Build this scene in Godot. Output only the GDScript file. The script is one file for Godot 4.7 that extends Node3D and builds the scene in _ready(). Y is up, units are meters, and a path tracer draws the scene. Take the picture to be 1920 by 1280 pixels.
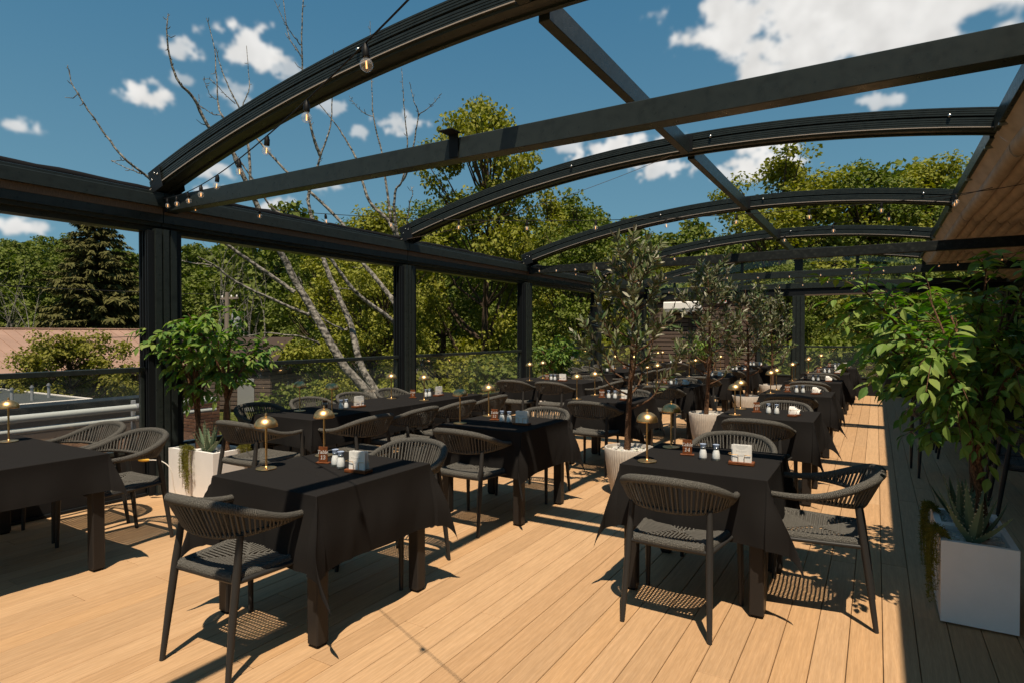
extends Node3D
# A roof terrace restaurant under a retractable pergola, midsummer noon.

var rng := RandomNumberGenerator.new()
var M := {}
var taken := {}

# ------------------------------------------------------------------ mesh builder
class MB:
	var v := PackedVector3Array()
	var n := PackedVector3Array()
	var uv := PackedVector2Array()
	var c := PackedColorArray()
	var ix := PackedInt32Array()
	var col := Color(1, 1, 1)
	var xf := Transform3D.IDENTITY
	func vert(p: Vector3, nn: Vector3, t: Vector2) -> int:
		v.append(xf * p)
		n.append((xf.basis * nn).normalized())
		uv.append(t)
		c.append(col)
		return v.size() - 1
	func face(a: int, b: int, d: int) -> void:
		# front faces run clockwise: turn the triangle so that it agrees with its normals
		var g := (v[b] - v[a]).cross(v[d] - v[a])
		if g.dot(n[a] + n[b] + n[d]) > 0.0:
			ix.append(a); ix.append(d); ix.append(b)
		else:
			ix.append(a); ix.append(b); ix.append(d)
	func tri(a: Vector3, b: Vector3, d: Vector3, out := Vector3.ZERO) -> void:
		var g := (b - a).cross(d - a).normalized()
		if out != Vector3.ZERO and g.dot(out) < 0.0:
			g = -g
		var i := vert(a, g, Vector2(a.x, a.z)); var j := vert(b, g, Vector2(b.x, b.z)); var k := vert(d, g, Vector2(d.x, d.z))
		face(i, j, k)
	func quad(a: Vector3, b: Vector3, d: Vector3, e: Vector3, out: Vector3, su := 1.0, sv := 1.0) -> void:
		var g := (b - a).cross(d - a).normalized()
		if g.dot(out) < 0.0:
			g = -g
		var lu := a.distance_to(b) * su
		var lv := b.distance_to(d) * sv
		var i := vert(a, g, Vector2(0, 0)); var j := vert(b, g, Vector2(lu, 0))
		var k := vert(d, g, Vector2(lu, lv)); var l := vert(e, g, Vector2(0, lv))
		face(i, j, k); face(i, k, l)
	# box from lo to hi with small chamfers on the edges
	func box(lo: Vector3, hi: Vector3, ch := 0.0, off := Vector2.ZERO) -> void:
		var ce := (lo + hi) * 0.5
		var h := (hi - lo) * 0.5
		for ax in 3:
			var u := (ax + 1) % 3
			var w := (ax + 2) % 3
			for s in [-1.0, 1.0]:
				var nn := Vector3.ZERO; nn[ax] = s
				var ids := []
				for q in [[-1, -1], [1, -1], [1, 1], [-1, 1]]:
					var p := ce
					p[ax] += s * h[ax]
					p[u] += q[0] * (h[u] - ch)
					p[w] += q[1] * (h[w] - ch)
					var t := Vector2(p.x, p.y)
					if ax == 0: t = Vector2(p.y, p.z)
					elif ax == 1: t = Vector2(p.x, p.z)
					ids.append(vert(p, nn, t + off))
				face(ids[0], ids[1], ids[2]); face(ids[0], ids[2], ids[3])
		if ch > 0.0:
			for ax in 3:
				var u := (ax + 1) % 3
				var w := (ax + 2) % 3
				for su in [-1.0, 1.0]:
					for sw in [-1.0, 1.0]:
						var nn := Vector3.ZERO; nn[u] = su; nn[w] = sw
						nn = nn.normalized()
						var ids := []
						for q in [[-1, 0], [1, 0], [1, 1], [-1, 1]]:
							var p := ce
							p[ax] += q[0] * (h[ax] - ch)
							p[u] += su * (h[u] - (ch if q[1] == 0 else 0.0))
							p[w] += sw * (h[w] - (0.0 if q[1] == 0 else ch))
							var t := Vector2(p.x, p.z)
							if ax == 1: t = Vector2(p.x, p.y)
							ids.append(vert(p, nn, t + off))
						face(ids[0], ids[1], ids[2]); face(ids[0], ids[2], ids[3])
	func tube(path: Array, rad: Array, sides := 8, caps := true, ovl := 1.0) -> void:
		var m := path.size()
		var up := Vector3.UP
		var d0: Vector3 = (path[1] - path[0]).normalized()
		if absf(d0.dot(up)) > 0.9: up = Vector3.RIGHT
		var prev := -1
		var along := 0.0
		var first_ids := 0
		for i in m:
			var p: Vector3 = path[i]
			var d: Vector3
			if i == 0: d = path[1] - path[0]
			elif i == m - 1: d = path[i] - path[i - 1]
			else: d = path[i + 1] - path[i - 1]
			d = d.normalized()
			var s := d.cross(up).normalized()
			up = s.cross(d).normalized()
			if i > 0: along += p.distance_to(path[i - 1])
			var r: float = rad[i] if rad.size() > 1 else rad[0]
			var start := v.size()
			for k in sides + 1:
				var a := TAU * k / sides
				var o := s * cos(a) + up * sin(a) * ovl
				vert(p + o * r, o, Vector2(r * TAU * k / sides, along))
			if i > 0:
				for k in sides:
					face(prev + k, prev + k + 1, start + k + 1)
					face(prev + k, start + k + 1, start + k)
			else:
				first_ids = start
			prev = start
		if caps:
			for e in 2:
				var base := first_ids if e == 0 else prev
				var pc: Vector3 = path[0] if e == 0 else path[m - 1]
				var dn: Vector3 = (path[0] - path[1]).normalized() if e == 0 else (path[m - 1] - path[m - 2]).normalized()
				var r2: float = rad[0] if e == 0 else rad[rad.size() - 1]
				if r2 > 0.0015:
					var ids := []
					var inv := xf.affine_inverse()
					for k in sides:
						ids.append(vert(inv * v[base + k], dn, Vector2.ZERO))
					var ci := vert(pc, dn, Vector2.ZERO)
					for k in sides:
						face(ci, ids[k], ids[(k + 1) % sides])
	# profile: array of Vector2(radius, y), revolved round y
	func lathe(prof: Array, segs := 20, flute := 0.0, flutes := 0) -> void:
		var m := prof.size()
		var run := 0.0
		for i in m - 1:
			var a: Vector2 = prof[i]
			var b: Vector2 = prof[i + 1]
			var t := b - a
			if t.length() < 1e-6: continue
			var nn := Vector2(t.y, -t.x).normalized()
			# smooth with neighbours when the bend is gentle
			var na := nn
			var nb := nn
			if i > 0:
				var t0: Vector2 = a - prof[i - 1]
				var n0 := Vector2(t0.y, -t0.x).normalized()
				if n0.dot(nn) > 0.6: na = (n0 + nn).normalized()
			if i < m - 2:
				var t1: Vector2 = prof[i + 2] - b
				var n1 := Vector2(t1.y, -t1.x).normalized()
				if n1.dot(nn) > 0.6: nb = (n1 + nn).normalized()
			var start := v.size()
			for k in segs + 1:
				var ang := TAU * k / segs
				var fl := 1.0
				if flutes > 0: fl = 1.0 + flute * cos(ang * flutes)
				var ca := cos(ang); var sa := sin(ang)
				var tn := 0.0
				if flutes > 0: tn = flute * flutes * sin(ang * flutes)
				var rn := Vector3(ca - sa * tn, 0, sa + ca * tn).normalized()
				vert(Vector3(a.x * fl * ca, a.y, a.x * fl * sa), rn * na.x + Vector3.UP * na.y, Vector2(ang, run))
				vert(Vector3(b.x * fl * ca, b.y, b.x * fl * sa), rn * nb.x + Vector3.UP * nb.y, Vector2(ang, run + t.length()))
			for k in segs:
				var p := start + k * 2
				if a.x > 1e-5: face(p, p + 2, p + 1)
				if b.x > 1e-5: face(p + 1, p + 2, p + 3)
			run += t.length()
	# closed 2D outline (z, y), swept along a path in x; flat facets
	func sweep(path: Array, outline: PackedVector2Array, side_ax: Vector3, ups: Array) -> void:
		var m := outline.size()
		var area := 0.0
		for i in m:
			area += outline[i].cross(outline[(i + 1) % m])
		var sg := 1.0 if area > 0.0 else -1.0
		for i in m:
			var a := outline[i]
			var b := outline[(i + 1) % m]
			var t := b - a
			var o2 := Vector2(t.y, -t.x).normalized() * sg
			var start := v.size()
			var along := 0.0
			for k in path.size():
				if k > 0: along += path[k].distance_to(path[k - 1])
				var up: Vector3 = ups[k]
				var nn: Vector3 = side_ax * o2.x + up * o2.y
				vert(path[k] + side_ax * a.x + up * a.y, nn, Vector2(along, i * 0.07))
				vert(path[k] + side_ax * b.x + up * b.y, nn, Vector2(along, i * 0.07 + t.length()))
			for k in path.size() - 1:
				var p := start + k * 2
				face(p, p + 1, p + 3); face(p, p + 3, p + 2)
		for e in 2:
			var k := 0 if e == 0 else path.size() - 1
			var dn: Vector3 = (path[0] - path[1]).normalized() if e == 0 else (path[k] - path[k - 1]).normalized()
			var tris := Geometry2D.triangulate_polygon(outline)
			var ids := []
			for q in outline:
				ids.append(vert(path[k] + side_ax * q.x + ups[k] * q.y, dn, q))
			for t in range(0, tris.size(), 3):
				face(ids[tris[t]], ids[tris[t + 1]], ids[tris[t + 2]])
	func mesh() -> ArrayMesh:
		var arr := []
		arr.resize(Mesh.ARRAY_MAX)
		arr[Mesh.ARRAY_VERTEX] = v
		arr[Mesh.ARRAY_NORMAL] = n
		arr[Mesh.ARRAY_TEX_UV] = uv
		arr[Mesh.ARRAY_COLOR] = c
		arr[Mesh.ARRAY_INDEX] = ix
		var am := ArrayMesh.new()
		am.add_surface_from_arrays(Mesh.PRIMITIVE_TRIANGLES, arr)
		return am

# ------------------------------------------------------------------ scene helpers
func numbered(called: String) -> String:
	var k: int = taken.get(called, 0)
	taken[called] = k + 1
	return called if k == 0 else "%s_%03d" % [called, k]

func part(called: String, mesh: Mesh, mat: Material, parent: Node3D) -> MeshInstance3D:
	var o := MeshInstance3D.new()
	o.mesh = mesh
	if mat: o.material_override = mat
	o.name = numbered(called) if parent == self else called
	o.cast_shadow = GeometryInstance3D.SHADOW_CASTING_SETTING_ON
	parent.add_child(o, true)
	return o

func tag(o: Node, label: String, category := "", group := "", kind := "") -> void:
	if label: o.set_meta("label", label)
	if category: o.set_meta("category", category)
	if group: o.set_meta("group", group)
	if kind: o.set_meta("kind", kind)

func thing(called: String, label: String, category: String, at := Vector3.ZERO, turn := 0.0, group := "") -> Node3D:
	var o := Node3D.new()
	o.name = numbered(called)
	add_child(o)
	o.position = at
	o.rotation.y = turn
	tag(o, label, category, group)
	return o

func copy(src: Node3D, called: String, label: String, at: Vector3, turn := 0.0) -> Node3D:
	var o: Node3D = src.duplicate()
	o.name = numbered(called)
	add_child(o)
	o.position = at
	o.rotation.y = turn
	o.set_meta("label", label)
	return o

func mat(called: String, lin: Color, rough := 0.6, metal := 0.0) -> StandardMaterial3D:
	var m := StandardMaterial3D.new()
	m.albedo_color = Color(lin.r, lin.g, lin.b).linear_to_srgb()
	m.roughness = rough
	m.metallic = metal
	if metal == 0.0: m.metallic_specular = 0.27
	M[called] = m
	return m

func noise_tex(seed_: int, freq: float, ramp: Array, size := 512, octaves := 4, normal := false, bump := 4.0, ty := FastNoiseLite.TYPE_SIMPLEX_SMOOTH) -> NoiseTexture2D:
	var f := FastNoiseLite.new()
	f.seed = seed_
	f.noise_type = ty
	f.frequency = freq
	f.fractal_octaves = octaves
	var t := NoiseTexture2D.new()
	t.width = size; t.height = size
	t.seamless = true
	t.noise = f
	if normal:
		t.as_normal_map = true
		t.bump_strength = bump
	elif ramp.size() > 0:
		var g := Gradient.new()
		var offs := PackedFloat32Array()
		var cols := PackedColorArray()
		for e in ramp:
			offs.append(e[0]); cols.append(e[1])
		g.offsets = offs; g.colors = cols
		t.color_ramp = g
	return t

func grey(x: float) -> Color: return Color(x, x, x)
func lin(r: float, g: float, b: float) -> Color: return Color(r, g, b)

# ------------------------------------------------------------------ camera, sky, sun
func build_camera() -> void:
	var cam := Camera3D.new()
	cam.name = "camera"
	add_child(cam)
	cam.position = Vector3(0, 1.53, 0)
	cam.rotation = Vector3(deg_to_rad(-0.75), deg_to_rad(30.96), 0)
	cam.fov = 58.6
	cam.near = 0.05
	cam.far = 900.0
	cam.current = true

func sky_image() -> Image:
	var W := 2048
	var H := 1024
	var img := Image.create(W, H, false, Image.FORMAT_RGBF)
	# clear air: deep teal blue overhead, paler towards the horizon
	for y in H:
		var el := PI * 0.5 - PI * (y + 0.5) / H
		var s := maxf(sin(el), 0.0)
		var t := pow(1.0 - s, 2.6)
		var cc := Color(0.030, 0.155, 0.310).lerp(Color(0.235, 0.455, 0.565), t)
		if el < 0.0:
			cc = Color(0.10, 0.11, 0.09)
		img.fill_rect(Rect2i(0, y, W, 1), cc)
	# cumulus: azimuth and elevation of the centre, half sizes, all in degrees
	var clouds := [
		[-1.6, 24.8, 12.0, 5.0, 1.00], [4.1, 24.9, 6.2, 3.8, 1.00], [-6.9, 27.0, 6.8, 3.2, 0.95], [-4.8, 22.6, 5.7, 2.6, 0.95], [-8.6, 14.5, 4.6, 2.3, 1.00], [-11.4, 13.7, 2.7, 1.2, 0.75], [0.2, 17.9, 2.5, 1.0, 0.70], [-20.0, 16.3, 6.8, 2.0, 1.00], [-17.2, 14.8, 4.1, 1.5, 0.85], [-25.2, 17.0, 3.2, 1.0, 0.70], [-54.0, 23.0, 3.7, 2.5, 0.95], [-59.1, 22.2, 1.9, 1.1, 0.75], [-51.6, 22.1, 2.4, 1.5, 0.60], [-62.1, 18.5, 2.3, 1.5, 1.00], [-61.0, 18.3, 1.5, 1.1, 0.80], [-70.0, 14.7, 1.7, 0.8, 0.80], [-70.5, 7.5, 1.6, 1.3, 0.95], [-68.8, 7.7, 1.0, 1.0, 0.90], [-57.3, 13.5, 2.4, 1.0, 0.80], [-56.9, 11.6, 2.6, 1.2, 0.80], [-52.3, 11.0, 2.6, 0.9, 0.80], [-59.3, 20.1, 1.4, 0.7, 0.45], [-41.2, 18.5, 2.7, 1.4, 0.70], [-45.1, 17.8, 1.3, 1.0, 0.60], [-55.5, 19.6, 2.7, 1.3, 0.45], [-47.8, 19.6, 2.0, 1.1, 0.55], [-48.9, 13.1, 2.9, 1.0, 0.60], [-54.4, 18.9, 1.8, 1.0, 0.40],
		[30.0, 30.0, 10.0, 5.0, 1.0], [48.0, 16.0, 12.0, 3.5, 1.0], [75.0, 28.0, 9.0, 4.0, 0.9], [100.0, 14.0, 12.0, 4.0, 1.0],
		[128.0, 32.0, 10.0, 5.0, 0.9], [150.0, 12.0, 10.0, 3.0, 1.0], [178.0, 24.0, 12.0, 5.0, 0.9], [-152.0, 14.0, 12.0, 3.5, 1.0],
		[-128.0, 30.0, 9.0, 4.0, 0.9], [-105.0, 16.0, 11.0, 3.5, 1.0], [-90.0, 36.0, 7.0, 3.0, 0.7], [60.0, 48.0, 14.0, 6.0, 0.8], [-60.0, 52.0, 12.0, 5.0, 0.6], [-170.0, 50.0, 14.0, 6.0, 0.8]]
	var f := FastNoiseLite.new()
	f.seed = 11
	f.noise_type = FastNoiseLite.TYPE_SIMPLEX_SMOOTH
	f.frequency = 0.30
	f.fractal_octaves = 5
	f.fractal_gain = 0.55
	var g := FastNoiseLite.new()
	g.seed = 5
	g.frequency = 0.16
	g.fractal_octaves = 3
	for cl in clouds:
		var az: float = cl[0]
		var el: float = cl[1]
		var hw: float = cl[2]
		var hh: float = cl[3]
		var den: float = cl[4]
		var k := 1.0 / maxf(cos(deg_to_rad(el)), 0.2)
		var fq := clampf(3.2 / hh, 0.7, 1.9)
		var x0 := int((az - hw * 1.5 * k + 180.0) / 360.0 * W)
		var x1 := int((az + hw * 1.5 * k + 180.0) / 360.0 * W)
		var y0 := int((90.0 - el - hh * 1.6) / 180.0 * H)
		var y1 := int((90.0 - el + hh * 1.6) / 180.0 * H)
		for py in range(maxi(y0, 0), mini(y1, 511)):
			var e2 := 90.0 - 180.0 * (py + 0.5) / H
			var dy := (e2 - el) / hh
			for px in range(x0, x1):
				var a2 := (px + 0.5) / W * 360.0 - 180.0
				var dx := (a2 - az) / k / hw
				# flatter below than above
				var r := sqrt(dx * dx + dy * dy * (1.3 if dy < 0.0 else 1.0))
				var nz := f.get_noise_2d(a2 / k * fq, e2 * 1.3 * fq)
				var d := (0.72 + 0.30 * smoothstep(2.0, 4.0, hh) - r) + nz * 0.80
				if d <= 0.0: continue
				var a := smoothstep(0.0, 0.36, d) * den
				var shade := 0.90 + 0.13 * g.get_noise_2d(a2 * 2.0, e2 * 2.0) + 0.07 * clampf(dy, -1.0, 1.0)
				var wx := posmod(px + W / 2, W)
				var b := img.get_pixel(wx, py)
				img.set_pixel(wx, py, b.lerp(Color(shade, shade * 0.985, shade * 0.955), a))
	return img

func build_light() -> void:
	var env := Environment.new()
	env.background_mode = Environment.BG_SKY
	var sky := Sky.new()
	var pm := PanoramaSkyMaterial.new()
	pm.panorama = ImageTexture.create_from_image(sky_image())
	pm.energy_multiplier = 1.0
	sky.sky_material = pm
	env.sky = sky
	env.background_energy_multiplier = 0.80
	env.tonemap_mode = Environment.TONE_MAPPER_LINEAR
	env.tonemap_exposure = 1.12
	env.sdfgi_enabled = true
	env.ssao_enabled = true
	env.ssil_enabled = true
	var we := WorldEnvironment.new()
	we.name = "world_environment"
	we.environment = env
	add_child(we)
	var sun := DirectionalLight3D.new()
	sun.name = "sun"
	add_child(sun)
	sun.look_at_from_position(Vector3.ZERO, Vector3(-0.22, -1.0, -0.38), Vector3(0, 0, -1))
	sun.light_energy = 1.6
	sun.light_color = Color(1.0, 0.935, 0.84)
	sun.light_angular_distance = 0.5
	sun.shadow_enabled = true

# ------------------------------------------------------------------ materials
func build_materials() -> void:
	# composite deck boards: brushed grain running along the board
	var W := 512
	var f := FastNoiseLite.new(); f.seed = 3; f.frequency = 0.02; f.fractal_octaves = 4
	var g := FastNoiseLite.new(); g.seed = 8; g.frequency = 0.09; g.fractal_octaves = 3
	var a := f.get_seamless_image(W, W)
	var b := g.get_seamless_image(W, W)
	var im := Image.create(W, W, false, Image.FORMAT_RGB8)
	var hm := Image.create(W, W, false, Image.FORMAT_RGB8)
	for y in W:
		for x in W:
			var p := a.get_pixel(x, y).r
			var q := b.get_pixel(x, y).r
			var s := 0.88 + 0.09 * p + 0.075 * (q - 0.5)
			s += 0.035 * (sin((x + 60.0 * p) * 0.21) * 0.5 + 0.5) * p
			s = clampf(s, 0.0, 1.0)
			im.set_pixel(x, y, Color(s, s * (0.975 + 0.03 * q), s * (0.93 + 0.08 * q)))
			var hgt := clampf(0.5 + 0.8 * (q - 0.5) + 0.35 * (p - 0.5), 0.0, 1.0)
			hm.set_pixel(x, y, Color(hgt, hgt, hgt))
	hm.bump_map_to_normal_map(2.2)
	var deck_t := ImageTexture.create_from_image(im)
	var deck_n := ImageTexture.create_from_image(hm)
	var tones := [lin(0.470, 0.303, 0.172), lin(0.445, 0.282, 0.157), lin(0.490, 0.320, 0.184), lin(0.432, 0.278, 0.158), lin(0.470, 0.294, 0.158)]
	for i in tones.size():
		var m := mat("deck%d" % i, tones[i] * 1.20, 0.62)
		m.albedo_texture = deck_t
		m.normal_enabled = true
		m.normal_texture = deck_n
		m.normal_scale = 0.12
		m.uv1_scale = Vector3(4.5, 0.22, 1)
		m.uv1_offset = Vector3(0.19 * i, 0.37 * i, 0)
	var dark := mat("under_deck", lin(0.02, 0.016, 0.012), 0.9)
	dark.metallic = 0.0
	# powder coated aluminium, a very dark green grey
	var fm := mat("frame", lin(0.0255, 0.0325, 0.0310), 0.40)
	fm.metallic_specular = 0.36
	fm.roughness_texture = noise_tex(21, 0.03, [[0.0, grey(0.62)], [1.0, grey(0.95)]], 256)
	fm.uv1_triplanar = true
	fm.uv1_scale = Vector3(1.6, 1.6, 1.6)
	fm.albedo_texture = noise_tex(23, 0.012, [[0.0, grey(0.80)], [0.45, grey(0.95)], [1.0, grey(1.0)]], 512, 5)
	var fs := mat("frame_scuffed", lin(0.034, 0.040, 0.039), 0.5)
	fs.uv1_triplanar = true
	fs.uv1_scale = Vector3(0.8, 0.8, 0.8)
	fs.albedo_texture = noise_tex(29, 0.03, [[0.0, grey(0.62)], [0.5, grey(0.72)], [0.68, grey(0.8)], [0.8, Color(1.0, 0.97, 0.92)]], 512, 6)
	mat("frame_dark", lin(0.010, 0.012, 0.014), 0.5)
	mat("gasket", lin(0.006, 0.006, 0.007), 0.8)
	var sc := mat("screen_fabric", lin(0.16, 0.115, 0.082), 0.9)
	sc.uv1_triplanar = true
	sc.uv1_scale = Vector3(9, 0.8, 9)
	sc.albedo_texture = noise_tex(31, 0.06, [[0.0, grey(0.7)], [1.0, grey(1.0)]], 256)
	mat("track_pale", lin(0.36, 0.31, 0.265), 0.7)
	mat("bolt", lin(0.45, 0.45, 0.44), 0.3, 1.0)
	# awning cloth
	var aw := mat("awning", lin(0.57, 0.47, 0.375), 0.9)
	aw.backlight_enabled = true
	aw.backlight = Color(0.10, 0.075, 0.05)
	aw.uv1_triplanar = true
	aw.uv1_scale = Vector3(1.2, 1.2, 0.5)
	aw.albedo_texture = noise_tex(37, 0.02, [[0.0, grey(0.82)], [1.0, grey(1.0)]], 256)
	# glass
	var gl := mat("pane", lin(0.30, 0.36, 0.34), 0.02)
	gl.transparency = BaseMaterial3D.TRANSPARENCY_ALPHA
	gl.albedo_color.a = 0.045
	gl.metallic_specular = 0.5
	var gb := mat("bulb_glass", lin(0.9, 0.9, 0.88), 0.02)
	gb.transparency = BaseMaterial3D.TRANSPARENCY_ALPHA
	gb.albedo_color.a = 0.12
	gb.metallic_specular = 0.7
	var fl := mat("filament", lin(0.9, 0.6, 0.3), 0.5)
	fl.emission_enabled = true
	fl.emission = Color(1.0, 0.70, 0.40)
	fl.emission_energy_multiplier = 1.8
	mat("black_plastic", lin(0.010, 0.010, 0.010), 0.5)
	# furniture
	var cm := mat("chair_metal", lin(0.030, 0.029, 0.028), 0.42)
	cm.metallic_specular = 0.3
	mat("table_metal", lin(0.026, 0.023, 0.021), 0.40)
	# rope: twisted melange yarn. v runs along the tube, u round it
	var rim := Image.create(128, 128, false, Image.FORMAT_RGB8)
	var rhm := Image.create(128, 128, false, Image.FORMAT_RGB8)
	var rn := FastNoiseLite.new(); rn.seed = 91; rn.frequency = 0.16; rn.fractal_octaves = 3
	for y in 128:
		for x in 128:
			var wv := absf(sin((y + x * 0.25) * PI / 16.0))
			var k := rn.get_noise_2d(x * 0.9, y * 2.2)
			var s2 := clampf(0.60 + 0.9 * k, 0.2, 1.0)
			rim.set_pixel(x, y, Color(s2, s2 * 0.985, s2 * 0.95))
			var h2 := clampf(0.25 + 0.6 * wv + 0.25 * k, 0.0, 1.0)
			rhm.set_pixel(x, y, Color(h2, h2, h2))
	rhm.bump_map_to_normal_map(5.0)
	var rt := ImageTexture.create_from_image(rim)
	var rnt := ImageTexture.create_from_image(rhm)
	var ro := mat("rope", lin(0.29, 0.286, 0.278), 0.95)
	ro.metallic_specular = 0.1
	ro.albedo_texture = rt
	ro.uv1_scale = Vector3(22, 22, 1)
	var rw := mat("rope_wrap", lin(0.27, 0.266, 0.257), 0.95)
	rw.metallic_specular = 0.1
	rw.albedo_texture = rt
	rw.normal_enabled = true
	rw.normal_texture = rnt
	rw.normal_scale = 1.4
	rw.uv1_scale = Vector3(9, 13, 1)
	# black linen
	var cl := mat("cloth", lin(0.0262, 0.0245, 0.0238), 0.92)
	cl.metallic_specular = 0.12
	cl.albedo_texture = noise_tex(41, 0.30, [[0.0, grey(0.72)], [1.0, grey(1.0)]], 512, 3)
	cl.normal_enabled = true
	cl.normal_texture = noise_tex(43, 0.20, [], 512, 3, true, 3.0)
	cl.normal_scale = 0.35
	cl.uv1_scale = Vector3(7, 7, 1)
	var br := mat("brass", lin(0.80, 0.50, 0.22), 0.42, 1.0)
	br.roughness_texture = noise_tex(47, 0.05, [[0.0, grey(0.75)], [1.0, grey(1.0)]], 256)
	var wd := mat("red_wood", lin(0.26, 0.085, 0.030), 0.45)
	wd.albedo_texture = noise_tex(53, 0.03, [[0.0, grey(0.5)], [0.5, grey(0.85)], [1.0, grey(1.0)]], 256, 5)
	wd.uv1_triplanar = true
	wd.uv1_scale = Vector3(3, 22, 22)
	mat("print_white", lin(0.78, 0.76, 0.72), 0.7)
	mat("print_grey", lin(0.30, 0.27, 0.24), 0.7)
	var nk := mat("napkin", lin(0.80, 0.78, 0.74), 0.9)
	nk.backlight_enabled = true
	nk.backlight = Color(0.25, 0.24, 0.22)
	mat("salt", lin(0.82, 0.82, 0.80), 0.9)
	var sg := mat("shaker_glass", lin(0.75, 0.80, 0.80), 0.03)
	sg.transparency = BaseMaterial3D.TRANSPARENCY_ALPHA
	sg.albedo_color.a = 0.16
	sg.metallic_specular = 0.6
	mat("shaker_cap", lin(0.30, 0.36, 0.48), 0.25)
	mat("steel", lin(0.62, 0.62, 0.60), 0.22, 1.0)
	var tg := mat("cloth_tag", lin(0.10, 0.35, 0.24), 0.8)
	tg.metallic = 0.0
	# planters and plants
	var pl := mat("planter_white", lin(0.84, 0.82, 0.80), 0.5)
	pl.albedo_texture = noise_tex(59, 0.02, [[0.0, grey(0.97)], [1.0, grey(1.0)]], 256)
	pl.uv1_triplanar = true
	var pr := mat("planter_ribbed", lin(0.66, 0.60, 0.53), 0.7)
	pr.albedo_texture = noise_tex(61, 0.05, [[0.0, grey(0.80)], [1.0, grey(1.0)]], 256)
	pr.uv1_triplanar = true
	pr.uv1_scale = Vector3(8, 1, 8)
	var pb := mat("pebble", lin(0.66, 0.63, 0.58), 0.8)
	pb.vertex_color_use_as_albedo = true
	var soil := mat("soil", lin(0.05, 0.042, 0.035), 0.95)
	soil.metallic = 0.0
	var bk := mat("ficus_bark", lin(0.21, 0.115, 0.066), 0.85)
	bk.albedo_texture = noise_tex(67, 0.06, [[0.0, grey(0.45)], [0.6, grey(0.85)], [1.0, grey(1.0)]], 256, 5)
	bk.uv1_scale = Vector3(6, 3, 1)
	bk.normal_enabled = true
	bk.normal_texture = noise_tex(68, 0.06, [], 256, 4, true, 6.0)
	leaf_mat("ficus_leaf", lin(0.200, 0.300, 0.066), 0.46, Color(0.70, 0.90, 0.22))
	leaf_mat("ficus_leaf_deep", lin(0.110, 0.205, 0.052), 0.44, Color(0.50, 0.75, 0.2))
	leaf_mat("ficus_leaf_pale", lin(0.280, 0.365, 0.095), 0.5, Color(0.75, 0.9, 0.25))
	leaf_mat("olive_leaf", lin(0.170, 0.185, 0.098), 0.46, Color(0.30, 0.34, 0.12))
	leaf_mat("olive_leaf_green", lin(0.100, 0.155, 0.060), 0.40, Color(0.3, 0.42, 0.1))
	leaf_mat("olive_leaf_grey", lin(0.34, 0.33, 0.25), 0.60, Color(0.3, 0.3, 0.2))
	leaf_mat("aloe", lin(0.130, 0.185, 0.110), 0.50, Color(0.1, 0.14, 0.06))
	leaf_mat("fern", lin(0.19, 0.18, 0.03), 0.7, Color(0.6, 0.6, 0.15))
	mat("aloe_spine", lin(0.42, 0.40, 0.26), 0.7)
	# outside
	leaf_mat("maple", lin(0.270, 0.280, 0.045), 0.55, Color(0.78, 0.80, 0.2))
	leaf_mat("oak", lin(0.160, 0.195, 0.038), 0.55, Color(0.66, 0.75, 0.2))
	leaf_mat("wood_far", lin(0.150, 0.180, 0.042), 0.8, Color(0.6, 0.68, 0.2))
	leaf_mat("spruce", lin(0.105, 0.102, 0.032), 0.8, Color(0.2, 0.2, 0.06))
	leaf_mat("shrub", lin(0.26, 0.25, 0.05), 0.6, Color(0.75, 0.8, 0.2))
	var dead := mat("pale_bark", lin(0.46, 0.42, 0.36), 0.9)
	dead.albedo_texture = noise_tex(71, 0.03, [[0.0, grey(0.16)], [0.42, grey(0.42)], [0.55, grey(0.8)], [1.0, grey(1.0)]], 512, 6)
	dead.uv1_triplanar = true
	dead.uv1_scale = Vector3(0.55, 0.55, 0.55)
	dead.normal_enabled = true
	dead.normal_texture = noise_tex(72, 0.03, [], 512, 6, true, 10.0)
	var tb := mat("tree_bark", lin(0.17, 0.12, 0.082), 0.95)
	tb.albedo_texture = noise_tex(73, 0.04, [[0.0, grey(0.4)], [1.0, grey(1.0)]], 256, 5)
	tb.uv1_triplanar = true
	tb.uv1_scale = Vector3(2, 0.7, 2)
	var gr := mat("grass", lin(0.15, 0.15, 0.040), 0.95)
	gr.albedo_texture = noise_tex(79, 0.02, [[0.0, Color(0.45, 0.50, 0.40)], [0.5, Color(0.8, 0.85, 0.75)], [1.0, Color(1.0, 0.92, 0.82)]], 512, 6)
	gr.uv1_triplanar = true
	gr.uv1_scale = Vector3(0.13, 0.13, 0.13)
	var rf := mat("red_roof", lin(0.40, 0.255, 0.190), 0.55)
	rf.albedo_texture = noise_tex(83, 0.015, [[0.0, grey(0.86)], [1.0, grey(1.0)]], 256, 5)
	rf.uv1_triplanar = true
	rf.uv1_scale = Vector3(0.2, 0.2, 0.2)
	var gs := mat("grey_shingle", lin(0.085, 0.098, 0.098), 0.9)
	gs.albedo_texture = noise_tex(89, 0.10, [[0.0, grey(0.75)], [1.0, grey(1.0)]], 256, 4)
	gs.uv1_triplanar = true
	mat("white_trim", lin(0.70, 0.66, 0.60), 0.6)
	mat("siding_brown", lin(0.125, 0.092, 0.074), 0.8)
	mat("siding_dark", lin(0.060, 0.042, 0.034), 0.75)
	mat("wall_black", lin(0.016, 0.016, 0.017), 0.6)
	mat("pipe_white", lin(0.46, 0.49, 0.47), 0.45)
	var gv := mat("gravel_brown", lin(0.16, 0.085, 0.050), 0.95)
	gv.albedo_texture = noise_tex(97, 0.05, [[0.0, grey(0.35)], [0.5, grey(0.75)], [1.0, grey(1.0)]], 512, 6)
	gv.uv1_triplanar = true
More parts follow.
